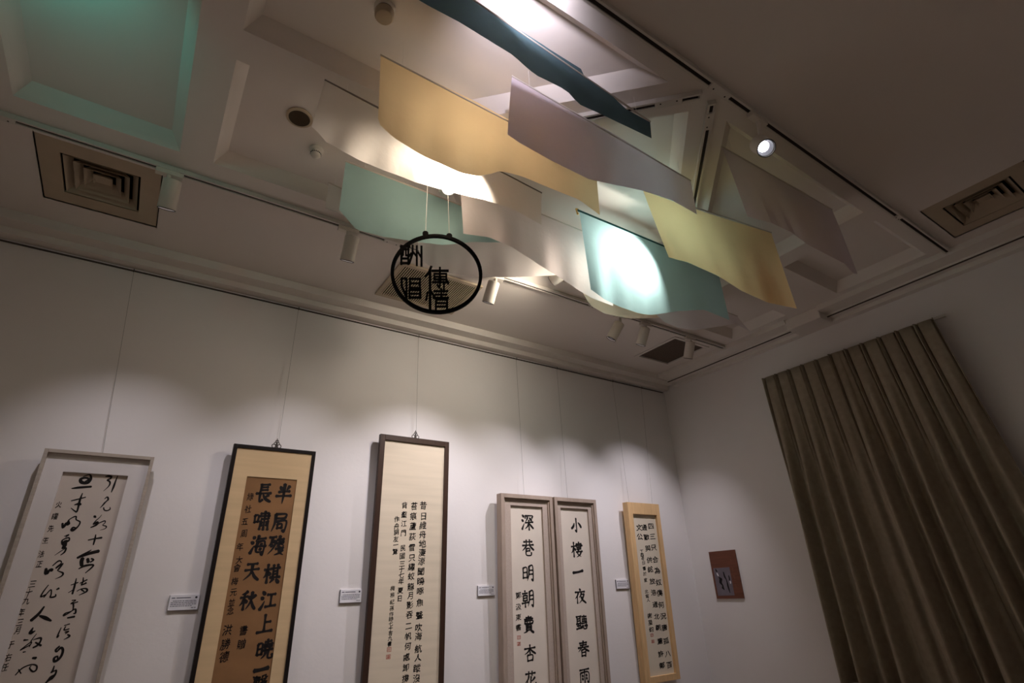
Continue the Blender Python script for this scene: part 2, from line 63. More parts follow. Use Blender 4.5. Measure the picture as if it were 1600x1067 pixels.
CLOTH['J'] = ([(1.929,1.478,3.555),(1.953,1.475,3.554),(1.977,1.471,3.554),(2.001,1.468,3.553),(2.025,1.464,3.553),(2.049,1.461,3.552),(2.074,1.457,3.552),(2.098,1.454,3.551),(2.123,1.450,3.551),(2.148,1.447,3.550),(2.173,1.443,3.550),(2.198,1.439,3.549),(2.224,1.436,3.549),(2.249,1.432,3.548),(2.275,1.428,3.547),(2.301,1.424,3.547),(2.327,1.421,3.546),(2.354,1.417,3.546),(2.380,1.413,3.545),(2.407,1.409,3.545),(2.435,1.405,3.546),(2.463,1.401,3.547),(2.490,1.397,3.547),(2.518,1.393,3.548),(2.547,1.389,3.548),(2.575,1.385,3.549),(2.604,1.381,3.549),(2.633,1.376,3.550),(2.662,1.372,3.550),(2.691,1.368,3.551),(2.721,1.364,3.551),(2.751,1.359,3.552),(2.781,1.355,3.553),(2.811,1.351,3.553),(2.842,1.346,3.554),(2.873,1.342,3.554),(2.904,1.337,3.555)],
  [(2.008,1.454,3.136),(2.013,1.437,3.122),(2.024,1.424,3.111),(2.044,1.418,3.109),(2.076,1.419,3.115),(2.114,1.424,3.124),(2.150,1.429,3.130),(2.178,1.429,3.129),(2.200,1.425,3.124),(2.219,1.419,3.117),(2.241,1.415,3.112),(2.268,1.414,3.111),(2.299,1.415,3.112),(2.329,1.415,3.111),(2.350,1.411,3.104),(2.365,1.404,3.092),(2.378,1.396,3.079),(2.398,1.392,3.070),(2.430,1.395,3.068),(2.472,1.404,3.073),(2.519,1.415,3.079),(2.562,1.423,3.083),(2.597,1.425,3.084),(2.623,1.421,3.079),(2.644,1.415,3.072),(2.667,1.410,3.066),(2.693,1.406,3.061),(2.719,1.402,3.056),(2.738,1.394,3.047),(2.749,1.381,3.037),(2.753,1.363,3.025),(2.755,1.345,3.012),(2.766,1.331,3.003),(2.791,1.324,3.001),(2.828,1.322,3.006),(2.872,1.324,3.014),(2.912,1.323,3.019)])
FRAME = {'f1':(-0.4518,3.5150,2.3456,0.4701,1.6261,0.0234,0.045),
 'f2':(0.3977,3.5300,2.4677,0.4788,1.7481,0.0217,0.030),
 'f3':(1.2980,3.5280,2.6366,0.5340,2.0169,0.0188,0.032),
 'f4':(2.2593,3.4950,2.2867,0.4880,1.5872,0.0239,0.065),
 'f5':(2.7669,3.4950,2.2872,0.4454,1.5876,0.0239,0.065),
 'f6':(3.5855,3.5000,2.2902,0.4030,1.3789,0.0276,0.060)}
GLYPH = [('f1','火',0.1196,0.2655,0.0292,0.0357,'s'),
('f1','曜',0.1191,0.3217,0.0290,0.0352,'s'),
('f1','先',0.1170,0.3781,0.0287,0.0347,'s'),
('f1','生',0.1108,0.4325,0.0284,0.0342,'s'),
('f1','法',0.1108,0.4947,0.0281,0.0336,'s'),
('f1','正',0.1149,0.5393,0.0280,0.0332,'s'),
('f1','三',0.1128,0.6265,0.0312,0.0368,'s'),
('f1','十',0.1084,0.6616,0.0310,0.0364,'s'),
('f1','九',0.1086,0.6965,0.0308,0.0361,'s'),
('f1','年',0.1037,0.7453,0.0305,0.0356,'s'),
('f1','三',0.1104,0.7867,0.0304,0.0352,'s'),
('f1','月',0.1106,0.8202,0.0302,0.0349,'s'),
('f1','于',0.1014,0.8765,0.0299,0.0343,'s'),
('f1','右',0.1072,0.9260,0.0297,0.0339,'s'),
('f1','任',0.1049,0.9644,0.0295,0.0335,'s'),
('f2','半',0.3221,0.2740,0.1149,0.1173,'b'),
('f2','局',0.3240,0.4376,0.1126,0.1130,'b'),
('f2','殘',0.3216,0.5661,0.1107,0.1097,'b'),
('f2','棋',0.3207,0.7182,0.1085,0.1058,'b'),
('f2','江',0.3223,0.8543,0.1066,0.1024,'b'),
('f2','上',0.3232,0.9733,0.1049,0.0994,'b'),
('f2','曉',0.3384,1.0980,0.1037,0.0967,'b'),
('f2','一',0.3363,1.1921,0.1022,0.0944,'b'),
('f2','聲',0.3370,1.2613,0.1013,0.0927,'b'),
('f2','長',0.2085,0.2749,0.1079,0.1123,'b'),
('f2','嘯',0.2215,0.4312,0.1063,0.1086,'b'),
('f2','海',0.2232,0.5645,0.1045,0.1052,'b'),
('f2','天',0.2108,0.7037,0.1021,0.1016,'b'),
('f2','秋',0.2154,0.8529,0.1003,0.0980,'b'),
('f2','書',0.2167,0.9999,0.0529,0.0509,'s'),
('f2','贈',0.2175,1.0653,0.0524,0.0501,'s'),
('f2','綠',0.1393,0.2991,0.0445,0.0467,'s'),
('f2','社',0.1372,0.3700,0.0441,0.0460,'s'),
('f2','五',0.1311,0.4397,0.0436,0.0452,'s'),
('f2','周',0.1366,0.5051,0.0433,0.0445,'s'),
('f2','年',0.1285,0.5749,0.0428,0.0437,'s'),
('f2','大',0.1363,0.6446,0.0425,0.0430,'s'),
('f2','會',0.1317,0.6860,0.0422,0.0426,'s'),
('f2','梅',0.1317,0.7537,0.0418,0.0419,'s'),
('f2','元',0.1350,0.8103,0.0415,0.0413,'s'),
('f2','並',0.1347,0.8598,0.0412,0.0408,'s'),
('f2','念',0.1354,0.9001,0.0410,0.0404,'s'),
('f2','洪',0.1367,0.9926,0.0564,0.0551,'s'),
('f2','勝',0.1387,1.0596,0.0559,0.0542,'s'),
('f2','德',0.1428,1.1176,0.0555,0.0534,'s'),
('f3','昔',0.3497,0.4636,0.0663,0.0586,'t'),
('f3','日',0.3529,0.5351,0.0659,0.0578,'t'),
('f3','維',0.3519,0.5959,0.0654,0.0570,'t'),
('f3','舟',0.3527,0.6542,0.0650,0.0563,'t'),
('f3','地',0.3536,0.7134,0.0646,0.0556,'t'),
('f3','淒',0.3543,0.7686,0.0642,0.0549,'t'),
('f3','涼',0.3514,0.8232,0.0637,0.0542,'t'),
('f3','聞',0.3508,0.8878,0.0633,0.0535,'t'),
('f3','曉',0.3535,0.9455,0.0629,0.0528,'t'),
('f3','啄',0.3528,1.0054,0.0624,0.0521,'t'),
('f3','魚',0.3524,1.0717,0.0620,0.0513,'t'),
('f3','聲',0.3525,1.1471,0.0614,0.0504,'t'),
('f3','吹',0.3506,1.2155,0.0609,0.0496,'t'),
('f3','海',0.3513,1.2647,0.0605,0.0491,'t'),
('f3','航',0.3530,1.3341,0.0601,0.0483,'t'),
('f3','人',0.3537,1.3820,0.0597,0.0478,'t'),
('f3','蹤',0.3498,1.4397,0.0592,0.0471,'t'),
('f3','沒',0.3508,1.4930,0.0589,0.0465,'t'),
('f3','苔',0.2805,0.4719,0.0613,0.0547,'t'),
('f3','痕',0.2784,0.5379,0.0608,0.0539,'t'),
('f3','蘆',0.2782,0.6029,0.0603,0.0531,'t'),
('f3','荻',0.2782,0.6701,0.0599,0.0523,'t'),
('f3','雪',0.2782,0.7378,0.0594,0.0516,'t'),
('f3','只',0.2818,0.8046,0.0590,0.0508,'t'),
('f3','繡',0.2812,0.8582,0.0587,0.0502,'t'),
('f3','蛟',0.2825,0.9141,0.0583,0.0496,'t'),
('f3','龍',0.2842,0.9768,0.0579,0.0489,'t'),
('f3','月',0.2836,1.0298,0.0575,0.0483,'t'),
('f3','影',0.2831,1.0835,0.0572,0.0478,'t'),
('f3','吞',0.2829,1.1408,0.0568,0.0471,'t'),
('f3','二',0.2813,1.2044,0.0563,0.0464,'t'),
('f3','帆',0.2811,1.2601,0.0559,0.0458,'t'),
('f3','何',0.2809,1.3150,0.0556,0.0452,'t'),
('f3','處',0.2759,1.3729,0.0551,0.0446,'t'),
('f3','卸',0.2759,1.4289,0.0547,0.0440,'t'),
('f3','撐',0.2759,1.4856,0.0543,0.0434,'t'),
('f3','背',0.2104,0.4703,0.0510,0.0459,'t'),
('f3','壑',0.2103,0.5292,0.0506,0.0454,'t'),
('f3','江',0.2121,0.5888,0.0503,0.0448,'t'),
('f3','門',0.2120,0.6477,0.0500,0.0442,'t'),
('f3','民',0.2142,0.7415,0.0495,0.0433,'t'),
('f3','國',0.2138,0.7923,0.0492,0.0428,'t'),
('f3','三',0.2148,0.8380,0.0489,0.0424,'t'),
('f3','十',0.2134,0.8712,0.0487,0.0421,'t'),
('f3','七',0.2138,0.9056,0.0485,0.0418,'t'),
('f3','年',0.2144,0.9427,0.0483,0.0414,'t'),
('f3','夏',0.2126,0.9969,0.0480,0.0409,'t'),
('f3','日',0.2122,1.0447,0.0477,0.0404,'t'),
('f3','作',0.1602,0.5617,0.0462,0.0415,'t'),
('f3','舟',0.1614,0.6063,0.0459,0.0411,'t'),
('f3','詞',0.1621,0.6441,0.0458,0.0408,'t'),
('f3','友',0.1615,0.6879,0.0455,0.0404,'t'),
('f3','一',0.1621,0.7235,0.0453,0.0401,'t'),
('f3','覽',0.1614,0.7650,0.0451,0.0397,'t'),
('f3','梅',0.1590,0.9824,0.0372,0.0320,'t'),
('f3','根',0.1600,1.0214,0.0370,0.0317,'t'),
('f3','紀',0.1611,1.0615,0.0369,0.0314,'t'),
('f3','孫',0.1619,1.0970,0.0367,0.0312,'t'),
('f3','作',0.1609,1.1307,0.0365,0.0309,'t'),
('f3','時',0.1612,1.1586,0.0364,0.0307,'t'),
('f3','七',0.1613,1.1836,0.0363,0.0305,'t'),
('f3','十',0.1614,1.2084,0.0362,0.0304,'t'),
('f3','有',0.1617,1.2358,0.0361,0.0302,'t'),
('f3','九',0.1619,1.2630,0.0360,0.0300,'t'),
('f3','書',0.1608,1.2927,0.0358,0.0298,'t'),
('f3','印',0.1597,1.3234,0.0227,0.0188,'r'),
('f3','章',0.1577,1.3618,0.0226,0.0186,'r'),
('f4','深',0.2600,0.1988,0.1581,0.1229,'b'),
('f4','巷',0.2573,0.3838,0.1551,0.1184,'b'),
('f4','明',0.2515,0.5593,0.1521,0.1140,'b'),
('f4','朝',0.2440,0.7311,0.1492,0.1099,'b'),
('f4','賣',0.2418,0.8969,0.1465,0.1060,'b'),
('f4','杏',0.2454,1.0749,0.1439,0.1020,'b'),
('f4','花',0.2431,1.2325,0.1414,0.0985,'b'),
('f4','鄭',0.1593,0.7058,0.0615,0.0459,'s'),
('f4','汲',0.1567,0.7796,0.0610,0.0452,'s'),
('f4','東',0.1545,0.8463,0.0605,0.0445,'s'),
('f4','書',0.1523,0.9097,0.0601,0.0439,'s'),
('f4','印',0.1534,0.9724,0.0242,0.0176,'r'),
('f4','章',0.1520,1.0120,0.0241,0.0174,'r'),
('f5','小',0.2406,0.2070,0.1699,0.1243,'b'),
('f5','樓',0.2291,0.3942,0.1665,0.1196,'b'),
('f5','一',0.2275,0.5567,0.1639,0.1157,'b'),
('f5','夜',0.2319,0.7318,0.1613,0.1117,'b'),
('f5','聽',0.2273,0.9150,0.1582,0.1075,'b'),
('f5','春',0.2289,1.0871,0.1556,0.1036,'b'),
('f5','雨',0.2224,1.2599,0.1526,0.0997,'b'),
('f6','四',0.2916,0.1939,0.1015,0.0673,'m'),
('f6','三',0.2938,0.2829,0.1008,0.0662,'m'),
('f6','只',0.2912,0.3722,0.1000,0.0650,'m'),
('f6','合',0.2954,0.4717,0.0992,0.0639,'m'),
('f6','為',0.3012,0.5611,0.0986,0.0628,'m'),
('f6','奴',0.3015,0.6547,0.0978,0.0617,'m'),
('f6','僕',0.2988,0.7385,0.0970,0.0607,'m'),
('f6','何',0.3010,0.8307,0.0963,0.0596,'m'),
('f6','況',0.3085,0.9165,0.0957,0.0586,'m'),
('f6','唐',0.3049,1.0017,0.0949,0.0576,'m'),
('f6','孤',0.3070,1.1004,0.0941,0.0565,'m'),
('f6','八',0.3096,1.1948,0.0934,0.0554,'m'),
('f6','百',0.3105,1.2750,0.0927,0.0545,'m'),
('f6','通',0.2030,0.2070,0.0949,0.0634,'m'),
('f6','歡',0.2158,0.2888,0.0945,0.0626,'m'),
('f6','與',0.2177,0.3802,0.0938,0.0615,'m'),
('f6','供',0.2186,0.4759,0.0931,0.0604,'m'),
('f6','銘',0.2165,0.5502,0.0925,0.0595,'m'),
('f6','放',0.2258,0.6447,0.0919,0.0585,'m'),
('f6','浩',0.2252,0.7321,0.0912,0.0575,'m'),
('f6','通',0.2277,0.8251,0.0905,0.0565,'m'),
('f6','北',0.2304,0.9152,0.0898,0.0555,'m'),
('f6','朝',0.2321,0.9974,0.0892,0.0546,'m'),
('f6','蓋',0.2346,1.0966,0.0884,0.0535,'m'),
('f6','許',0.2276,1.1882,0.0876,0.0525,'m'),
('f6','鄭',0.2265,1.2700,0.0869,0.0516,'m'),
('f6','文',0.1357,0.2088,0.0980,0.0660,'m'),
('f6','公',0.1340,0.2859,0.0973,0.0650,'m'),
('f6','丁',0.1359,0.4069,0.0525,0.0347,'t'),
('f6','酉',0.1376,0.4356,0.0524,0.0345,'t'),
('f6','冬',0.1415,0.4643,0.0523,0.0343,'t'),
('f6','日',0.1444,0.4985,0.0522,0.0341,'t'),
('f6','書',0.1456,0.5424,0.0520,0.0338,'t'),
('f6','於',0.1449,0.5845,0.0518,0.0335,'t'),
('f6','室',0.1451,0.6333,0.0516,0.0332,'t'),
('f6','北',0.1404,0.7227,0.0512,0.0326,'t'),
('f6','窗',0.1430,0.7568,0.0510,0.0324,'t'),
('f6','人',0.1503,0.7883,0.0510,0.0322,'t'),
('f6','謝',0.1468,0.9044,0.0672,0.0420,'t'),
('f6','星',0.1459,0.9570,0.0669,0.0415,'t'),
('f6','鈞',0.1475,1.0067,0.0666,0.0411,'t'),
('f6','印',0.1484,1.0482,0.0290,0.0178,'r'),
('f6','章',0.1507,1.0933,0.0289,0.0177,'r')]
CURSIVE = [[(0.2751,0.1145,0.0048),(0.2880,0.1112,0.0105),(0.2995,0.1140,0.0115),(0.2988,0.1244,0.0076),(0.2870,0.1322,0.0067),(0.2981,0.1384,0.0086),(0.3027,0.1497,0.0076),(0.2987,0.1661,0.0048),(0.2836,0.1891,0.0019)],
[(0.3271,0.1058,0.0029),(0.3240,0.1319,0.0067),(0.3217,0.1646,0.0096),(0.3185,0.1933,0.0038)],
[(0.2976,0.2278,0.0038),(0.3066,0.2169,0.0067),(0.3133,0.2292,0.0086),(0.3078,0.2386,0.0057),(0.3023,0.2479,0.0076),(0.2960,0.2616,0.0057),(0.2885,0.2732,0.0019)],
[(0.3037,0.2702,0.0057),(0.3082,0.2812,0.0057),(0.3205,0.2851,0.0057),(0.3322,0.2779,0.0057),(0.3297,0.2668,0.0029)],
[(0.2734,0.3123,0.0067),(0.2781,0.3165,0.0124),(0.2836,0.3207,0.0038)],
[(0.3045,0.3058,0.0019),(0.2955,0.3238,0.0038),(0.2869,0.3351,0.0048),(0.2800,0.3527,0.0067),(0.2946,0.3435,0.0124),(0.2921,0.3567,0.0096),(0.2728,0.3690,0.0048)],
[(0.2794,0.3658,0.0048),(0.2979,0.3500,0.0048),(0.3226,0.3352,0.0057),(0.3268,0.3447,0.0038),(0.3199,0.3559,0.0038),(0.3364,0.3620,0.0057),(0.3333,0.3730,0.0038),(0.3145,0.3809,0.0019)],
[(0.2768,0.4289,0.0057),(0.3002,0.4225,0.0067),(0.3303,0.4164,0.0096)],
[(0.3020,0.4019,0.0038),(0.3034,0.4233,0.0086),(0.3033,0.4510,0.0057)],
[(0.1836,0.1215,0.0038),(0.2073,0.1105,0.0067),(0.2166,0.1305,0.0124),(0.2077,0.1517,0.0143),(0.1833,0.1512,0.0163),(0.1759,0.1358,0.0134),(0.1926,0.1277,0.0105),(0.2089,0.1333,0.0086),(0.1971,0.1465,0.0067)],
[(0.1508,0.1840,0.0048),(0.1786,0.1777,0.0115),(0.2282,0.1699,0.0105)],
[(0.1638,0.2439,0.0048),(0.1923,0.2335,0.0067),(0.2175,0.2232,0.0057)],
[(0.1999,0.2041,0.0038),(0.1975,0.2399,0.0096),(0.1994,0.2925,0.0076),(0.1904,0.2929,0.0067),(0.1713,0.2785,0.0029)],
[(0.1812,0.2628,0.0048),(0.1981,0.2575,0.0134),(0.2064,0.2615,0.0096)],
[(0.1560,0.3523,0.0096),(0.1620,0.3733,0.0086),(0.1713,0.3539,0.0143),(0.1784,0.3537,0.0172),(0.1779,0.3345,0.0057),(0.2001,0.3177,0.0067),(0.2058,0.3335,0.0057),(0.2235,0.3437,0.0067),(0.2208,0.3653,0.0067),(0.2055,0.3836,0.0124),(0.1987,0.3808,0.0105),(0.2023,0.3709,0.0086),(0.2116,0.3719,0.0057)],
[(0.1772,0.4129,0.0029),(0.1940,0.4050,0.0067),(0.1835,0.4170,0.0038)],
[(0.1806,0.4503,0.0096),(0.1749,0.4317,0.0067),(0.1963,0.4188,0.0067),(0.2012,0.4313,0.0076),(0.1875,0.4399,0.0191),(0.1898,0.4564,0.0172),(0.1842,0.4689,0.0067),(0.1977,0.4667,0.0076),(0.1970,0.4853,0.0076),(0.1850,0.4996,0.0038)],
[(0.1934,0.4709,0.0038),(0.1779,0.4854,0.0038),(0.1627,0.5005,0.0019)],
[(0.2536,0.5121,0.0105),(0.2704,0.5005,0.0124),(0.3006,0.4753,0.0048)],
[(0.2681,0.5055,0.0096),(0.3004,0.4900,0.0143),(0.3329,0.4801,0.0163)],
[(0.2752,0.5129,0.0163),(0.2746,0.5294,0.0163),(0.2801,0.5479,0.0143)],
[(0.2712,0.5622,0.0048),(0.2927,0.5480,0.0105),(0.3250,0.5441,0.0076),(0.3204,0.5585,0.0076),(0.3024,0.5809,0.0048)],
[(0.2955,0.5150,0.0124),(0.3027,0.5328,0.0134)],
[(0.3100,0.5150,0.0076),(0.3206,0.5213,0.0086),(0.3104,0.5316,0.0067)],
[(0.2590,0.6344,0.0038),(0.2842,0.6230,0.0057)],
[(0.2727,0.6047,0.0038),(0.2741,0.6387,0.0086),(0.2741,0.6743,0.0076)],
[(0.2570,0.6679,0.0029),(0.2757,0.6527,0.0048)],
[(0.2923,0.6272,0.0048),(0.3169,0.6116,0.0067)],
[(0.2991,0.6011,0.0038),(0.3026,0.6214,0.0067),(0.2996,0.6354,0.0048),(0.3168,0.6257,0.0086)],
[(0.2885,0.6621,0.0038),(0.3037,0.6522,0.0048),(0.3231,0.6520,0.0076),(0.3271,0.6641,0.0086),(0.3016,0.6800,0.0029)],
[(0.3045,0.6554,0.0067),(0.3180,0.6646,0.0057)],
[(0.2792,0.7020,0.0048),(0.2940,0.7017,0.0048),(0.2784,0.7168,0.0048),(0.3041,0.7088,0.0057)],
[(0.2873,0.7140,0.0067),(0.2924,0.7317,0.0067),(0.2903,0.7471,0.0038),(0.2673,0.7576,0.0067),(0.2645,0.7670,0.0067),(0.2836,0.7545,0.0048),(0.3013,0.7398,0.0067),(0.3067,0.7575,0.0076),(0.2984,0.7590,0.0038)],
[(0.2807,0.7773,0.0067),(0.3070,0.7729,0.0096)],
[(0.1451,0.5589,0.0105),(0.1514,0.5808,0.0163),(0.1609,0.5651,0.0096),(0.1684,0.5651,0.0134),(0.1665,0.5711,0.0096)],
[(0.1665,0.5471,0.0048),(0.1850,0.5251,0.0067),(0.1974,0.5332,0.0048),(0.1850,0.5525,0.0067),(0.1837,0.5581,0.0048),(0.2041,0.5365,0.0057),(0.1941,0.5614,0.0076),(0.1927,0.5694,0.0038),(0.2142,0.5797,0.0076),(0.2126,0.5936,0.0067),(0.1917,0.6060,0.0019)],
[(0.1729,0.6315,0.0038),(0.1616,0.6592,0.0057),(0.1576,0.6822,0.0067),(0.1749,0.6720,0.0048),(0.1684,0.6856,0.0048),(0.1865,0.6522,0.0048),(0.1932,0.6718,0.0057),(0.1933,0.6853,0.0067),(0.2110,0.6821,0.0076),(0.2102,0.6723,0.0038)],
[(0.2087,0.6528,0.0067),(0.2164,0.6471,0.0096)],
[(0.1810,0.7243,0.0067),(0.1682,0.7547,0.0124),(0.1477,0.7816,0.0134)],
[(0.1735,0.7625,0.0076),(0.1976,0.7730,0.0153),(0.2226,0.7868,0.0076)],
[(0.2677,0.8172,0.0035),(0.2640,0.8392,0.0061),(0.2626,0.8577,0.0070),(0.2682,0.8496,0.0035)],
[(0.2764,0.8091,0.0035),(0.2960,0.8033,0.0052)],
[(0.2836,0.8129,0.0044),(0.2812,0.8283,0.0061),(0.2994,0.8242,0.0052)],
[(0.2865,0.8372,0.0061),(0.2998,0.8346,0.0061),(0.2898,0.8442,0.0044)],
[(0.2985,0.8482,0.0061),(0.3087,0.8557,0.0079),(0.2898,0.8687,0.0026)],
[(0.2810,0.8944,0.0061),(0.2710,0.9087,0.0096),(0.2762,0.9175,0.0061),(0.2874,0.9016,0.0096),(0.2977,0.9125,0.0105),(0.2975,0.9358,0.0105),(0.2879,0.9516,0.0114),(0.2769,0.9556,0.0105),(0.2735,0.9421,0.0096),(0.2840,0.9364,0.0070),(0.2863,0.9514,0.0044)],
[(0.2816,0.9740,0.0044),(0.2806,0.9935,0.0079),(0.2766,1.0012,0.0044),(0.2929,0.9930,0.0070),(0.2935,1.0093,0.0087),(0.2832,1.0212,0.0175),(0.2751,1.0301,0.0114),(0.2654,1.0435,0.0052)],
[(0.1630,0.8110,0.0044),(0.1593,0.8325,0.0148),(0.1744,0.8251,0.0044)],
[(0.1435,0.8606,0.0087),(0.1595,0.8607,0.0035)],
[(0.1826,0.8373,0.0026),(0.1707,0.8648,0.0044),(0.1717,0.8798,0.0044),(0.1413,0.9010,0.0052)],
[(0.1422,0.8988,0.0044),(0.1721,0.8699,0.0052),(0.1699,0.8895,0.0035)],
[(0.1758,0.8619,0.0026),(0.2005,0.8552,0.0079),(0.2051,0.8672,0.0070),(0.1980,0.8850,0.0087),(0.1842,0.8938,0.0070)],
[(0.1874,0.8726,0.0061),(0.2119,0.8876,0.0087)],
[(0.1536,0.9094,0.0061),(0.1624,0.9079,0.0035)],
[(0.1936,0.9354,0.0087),(0.2070,0.9366,0.0114)],
[(0.1505,0.9987,0.0044),(0.1678,0.9734,0.0061),(0.1962,0.9615,0.0052),(0.2167,0.9682,0.0061),(0.2196,0.9846,0.0070),(0.2094,0.9901,0.0070),(0.1942,0.9758,0.0052),(0.1975,0.9665,0.0035)],
[(0.1560,0.9771,0.0052),(0.1691,0.9942,0.0044)]]
RING_BARS = [(0.0084,[(-0.1697,0.1313),(-0.1292,0.1381)]),
(0.0073,[(-0.1662,0.1255),(-0.1618,0.0373)]),
(0.0073,[(-0.1344,0.1252),(-0.1305,0.0393)]),
(0.0063,[(-0.1657,0.1156),(-0.1317,0.1204)]),
(0.0058,[(-0.1568,0.1162),(-0.1567,0.0890),(-0.1622,0.0773)]),
(0.0058,[(-0.1450,0.1170),(-0.1436,0.0864),(-0.1326,0.0851)]),
(0.0063,[(-0.1633,0.0674),(-0.1311,0.0695)]),
(0.0073,[(-0.1644,0.0411),(-0.1276,0.0453)]),
(0.0073,[(-0.1154,0.1416),(-0.1144,0.0967),(-0.1263,0.0444)]),
(0.0073,[(-0.0964,0.1394),(-0.0924,0.0358)]),
(0.0079,[(-0.0750,0.1389),(-0.0713,0.0342)]),
(0.0058,[(-0.1206,0.0988),(-0.1284,0.0825)]),
(0.0058,[(-0.1114,0.1054),(-0.0968,0.0865)]),
(0.0058,[(-0.0894,0.1068),(-0.0754,0.0810)]),
(0.0073,[(-0.1571,-0.0388),(-0.1535,-0.0808),(-0.1331,-0.1295)]),
(0.0073,[(-0.1354,-0.0385),(-0.1300,-0.1371)]),
(0.0063,[(-0.1579,-0.0398),(-0.1342,-0.0375)]),
(0.0058,[(-0.1432,-0.1061),(-0.1311,-0.1055)]),
(0.0073,[(-0.1199,-0.0377),(-0.1176,-0.0891)]),
(0.0073,[(-0.0761,-0.0352),(-0.0742,-0.0868)]),
(0.0068,[(-0.1206,-0.0396),(-0.0752,-0.0370)]),
(0.0058,[(-0.1188,-0.0621),(-0.0752,-0.0597)]),
(0.0068,[(-0.1186,-0.0863),(-0.0735,-0.0839)]),
(0.0073,[(-0.1197,-0.0952),(-0.1179,-0.1379)]),
(0.0079,[(-0.0724,-0.0927),(-0.0709,-0.1355)]),
(0.0068,[(-0.1212,-0.0967),(-0.0708,-0.0940)]),
(0.0058,[(-0.1188,-0.1159),(-0.0717,-0.1135)]),
(0.0073,[(-0.1195,-0.1352),(-0.0686,-0.1327)]),
(0.0079,[(-0.0273,0.0311),(-0.0378,-0.0010),(-0.0513,-0.0209)]),
(0.0094,[(-0.0319,0.0066),(-0.0264,-0.1888)]),
(0.0079,[(-0.0219,0.0096),(0.0490,0.0139)]),
(0.0068,[(0.0123,0.0287),(0.0143,-0.0670)]),
(0.0063,[(-0.0125,-0.0057),(-0.0118,-0.0363)]),
(0.0063,[(0.0419,-0.0025),(0.0424,-0.0332)]),
(0.0058,[(-0.0125,-0.0057),(0.0419,-0.0025)]),
(0.0052,[(-0.0122,-0.0210),(0.0422,-0.0179)]),
(0.0063,[(-0.0134,-0.0364),(0.0440,-0.0331)]),
(0.0063,[(-0.0182,-0.0509),(0.0515,-0.0470)]),
(0.0063,[(0.0441,-0.0345),(0.0509,-0.0556)]),
(0.0068,[(0.0321,-0.0495),(0.0322,-0.0989)]),
(0.0058,[(0.0022,-0.0630),(0.0133,-0.0788)]),
(0.0068,[(-0.0395,-0.1049),(-0.0446,-0.1443)]),
(0.0068,[(-0.0229,-0.1017),(-0.0112,-0.1220)]),
(0.0063,[(-0.0110,-0.0974),(0.0490,-0.0943)]),
(0.0058,[(-0.0066,-0.1148),(0.0460,-0.1121)]),
(0.0068,[(-0.0141,-0.1318),(0.0527,-0.1285)]),
(0.0068,[(0.0207,-0.0855),(0.0216,-0.1310)]),
(0.0068,[(-0.0013,-0.1376),(-0.0009,-0.1899)]),
(0.0073,[(0.0472,-0.1352),(0.0480,-0.1877)]),
(0.0068,[(-0.0021,-0.1395),(0.0480,-0.1370)]),
(0.0058,[(-0.0008,-0.1577),(0.0475,-0.1554)]),
(0.0058,[(-0.0004,-0.1750),(0.0478,-0.1727)])]
# ------------------------------------------------------------------ helpers
CEIL = 3.6; DEEP = 3.67
MATS = {}
def lin(c):
    return tuple(((v/255)/12.92 if v/255 <= 0.04045 else ((v/255+0.055)/1.055)**2.4) for v in c)
def mat(name, rgb, rough=.6, metal=0.0, var=.06, scale=8.0, bump=0.0, bscale=60.0, spec=.3, stretch=None):
    if name in MATS: return MATS[name]
    m = bpy.data.materials.new(name); m.use_nodes = True; N = m.node_tree.nodes; L = m.node_tree.links
    b = N['Principled BSDF']; c = lin(rgb)
    b.inputs['Roughness'].default_value = rough; b.inputs['Metallic'].default_value = metal
    b.inputs['Specular IOR Level'].default_value = spec
    tc = N.new('ShaderNodeTexCoord'); no = N.new('ShaderNodeTexNoise'); no.inputs['Scale'].default_value = scale
    no.inputs['Detail'].default_value = 4
    src = tc.outputs['Object']
    if stretch:
        mp = N.new('ShaderNodeMapping'); mp.inputs['Scale'].default_value = stretch; L.new(src, mp.inputs[0]); src = mp.outputs[0]
    L.new(src, no.inputs['Vector'])
    cr = N.new('ShaderNodeValToRGB'); L.new(no.outputs[0], cr.inputs[0])
    cr.color_ramp.elements[0].position = .3; cr.color_ramp.elements[1].position = .7
    cr.color_ramp.elements[0].color = tuple(max(0, v*(1-var)) for v in c)+(1,)
    cr.color_ramp.elements[1].color = tuple(min(1, v*(1+var)) for v in c)+(1,)
    L.new(cr.outputs[0], b.inputs['Base Color'])
    if bump:
        n2 = N.new('ShaderNodeTexNoise'); n2.inputs['Scale'].default_value = bscale; n2.inputs['Detail'].default_value = 3
        L.new(src, n2.inputs['Vector'])
        bp = N.new('ShaderNodeBump'); bp.inputs['Strength'].default_value = bump; bp.inputs['Distance'].default_value = .004
        L.new(n2.outputs[0], bp.inputs['Height']); L.new(bp.outputs[0], b.inputs['Normal'])
    MATS[name] = m; return m
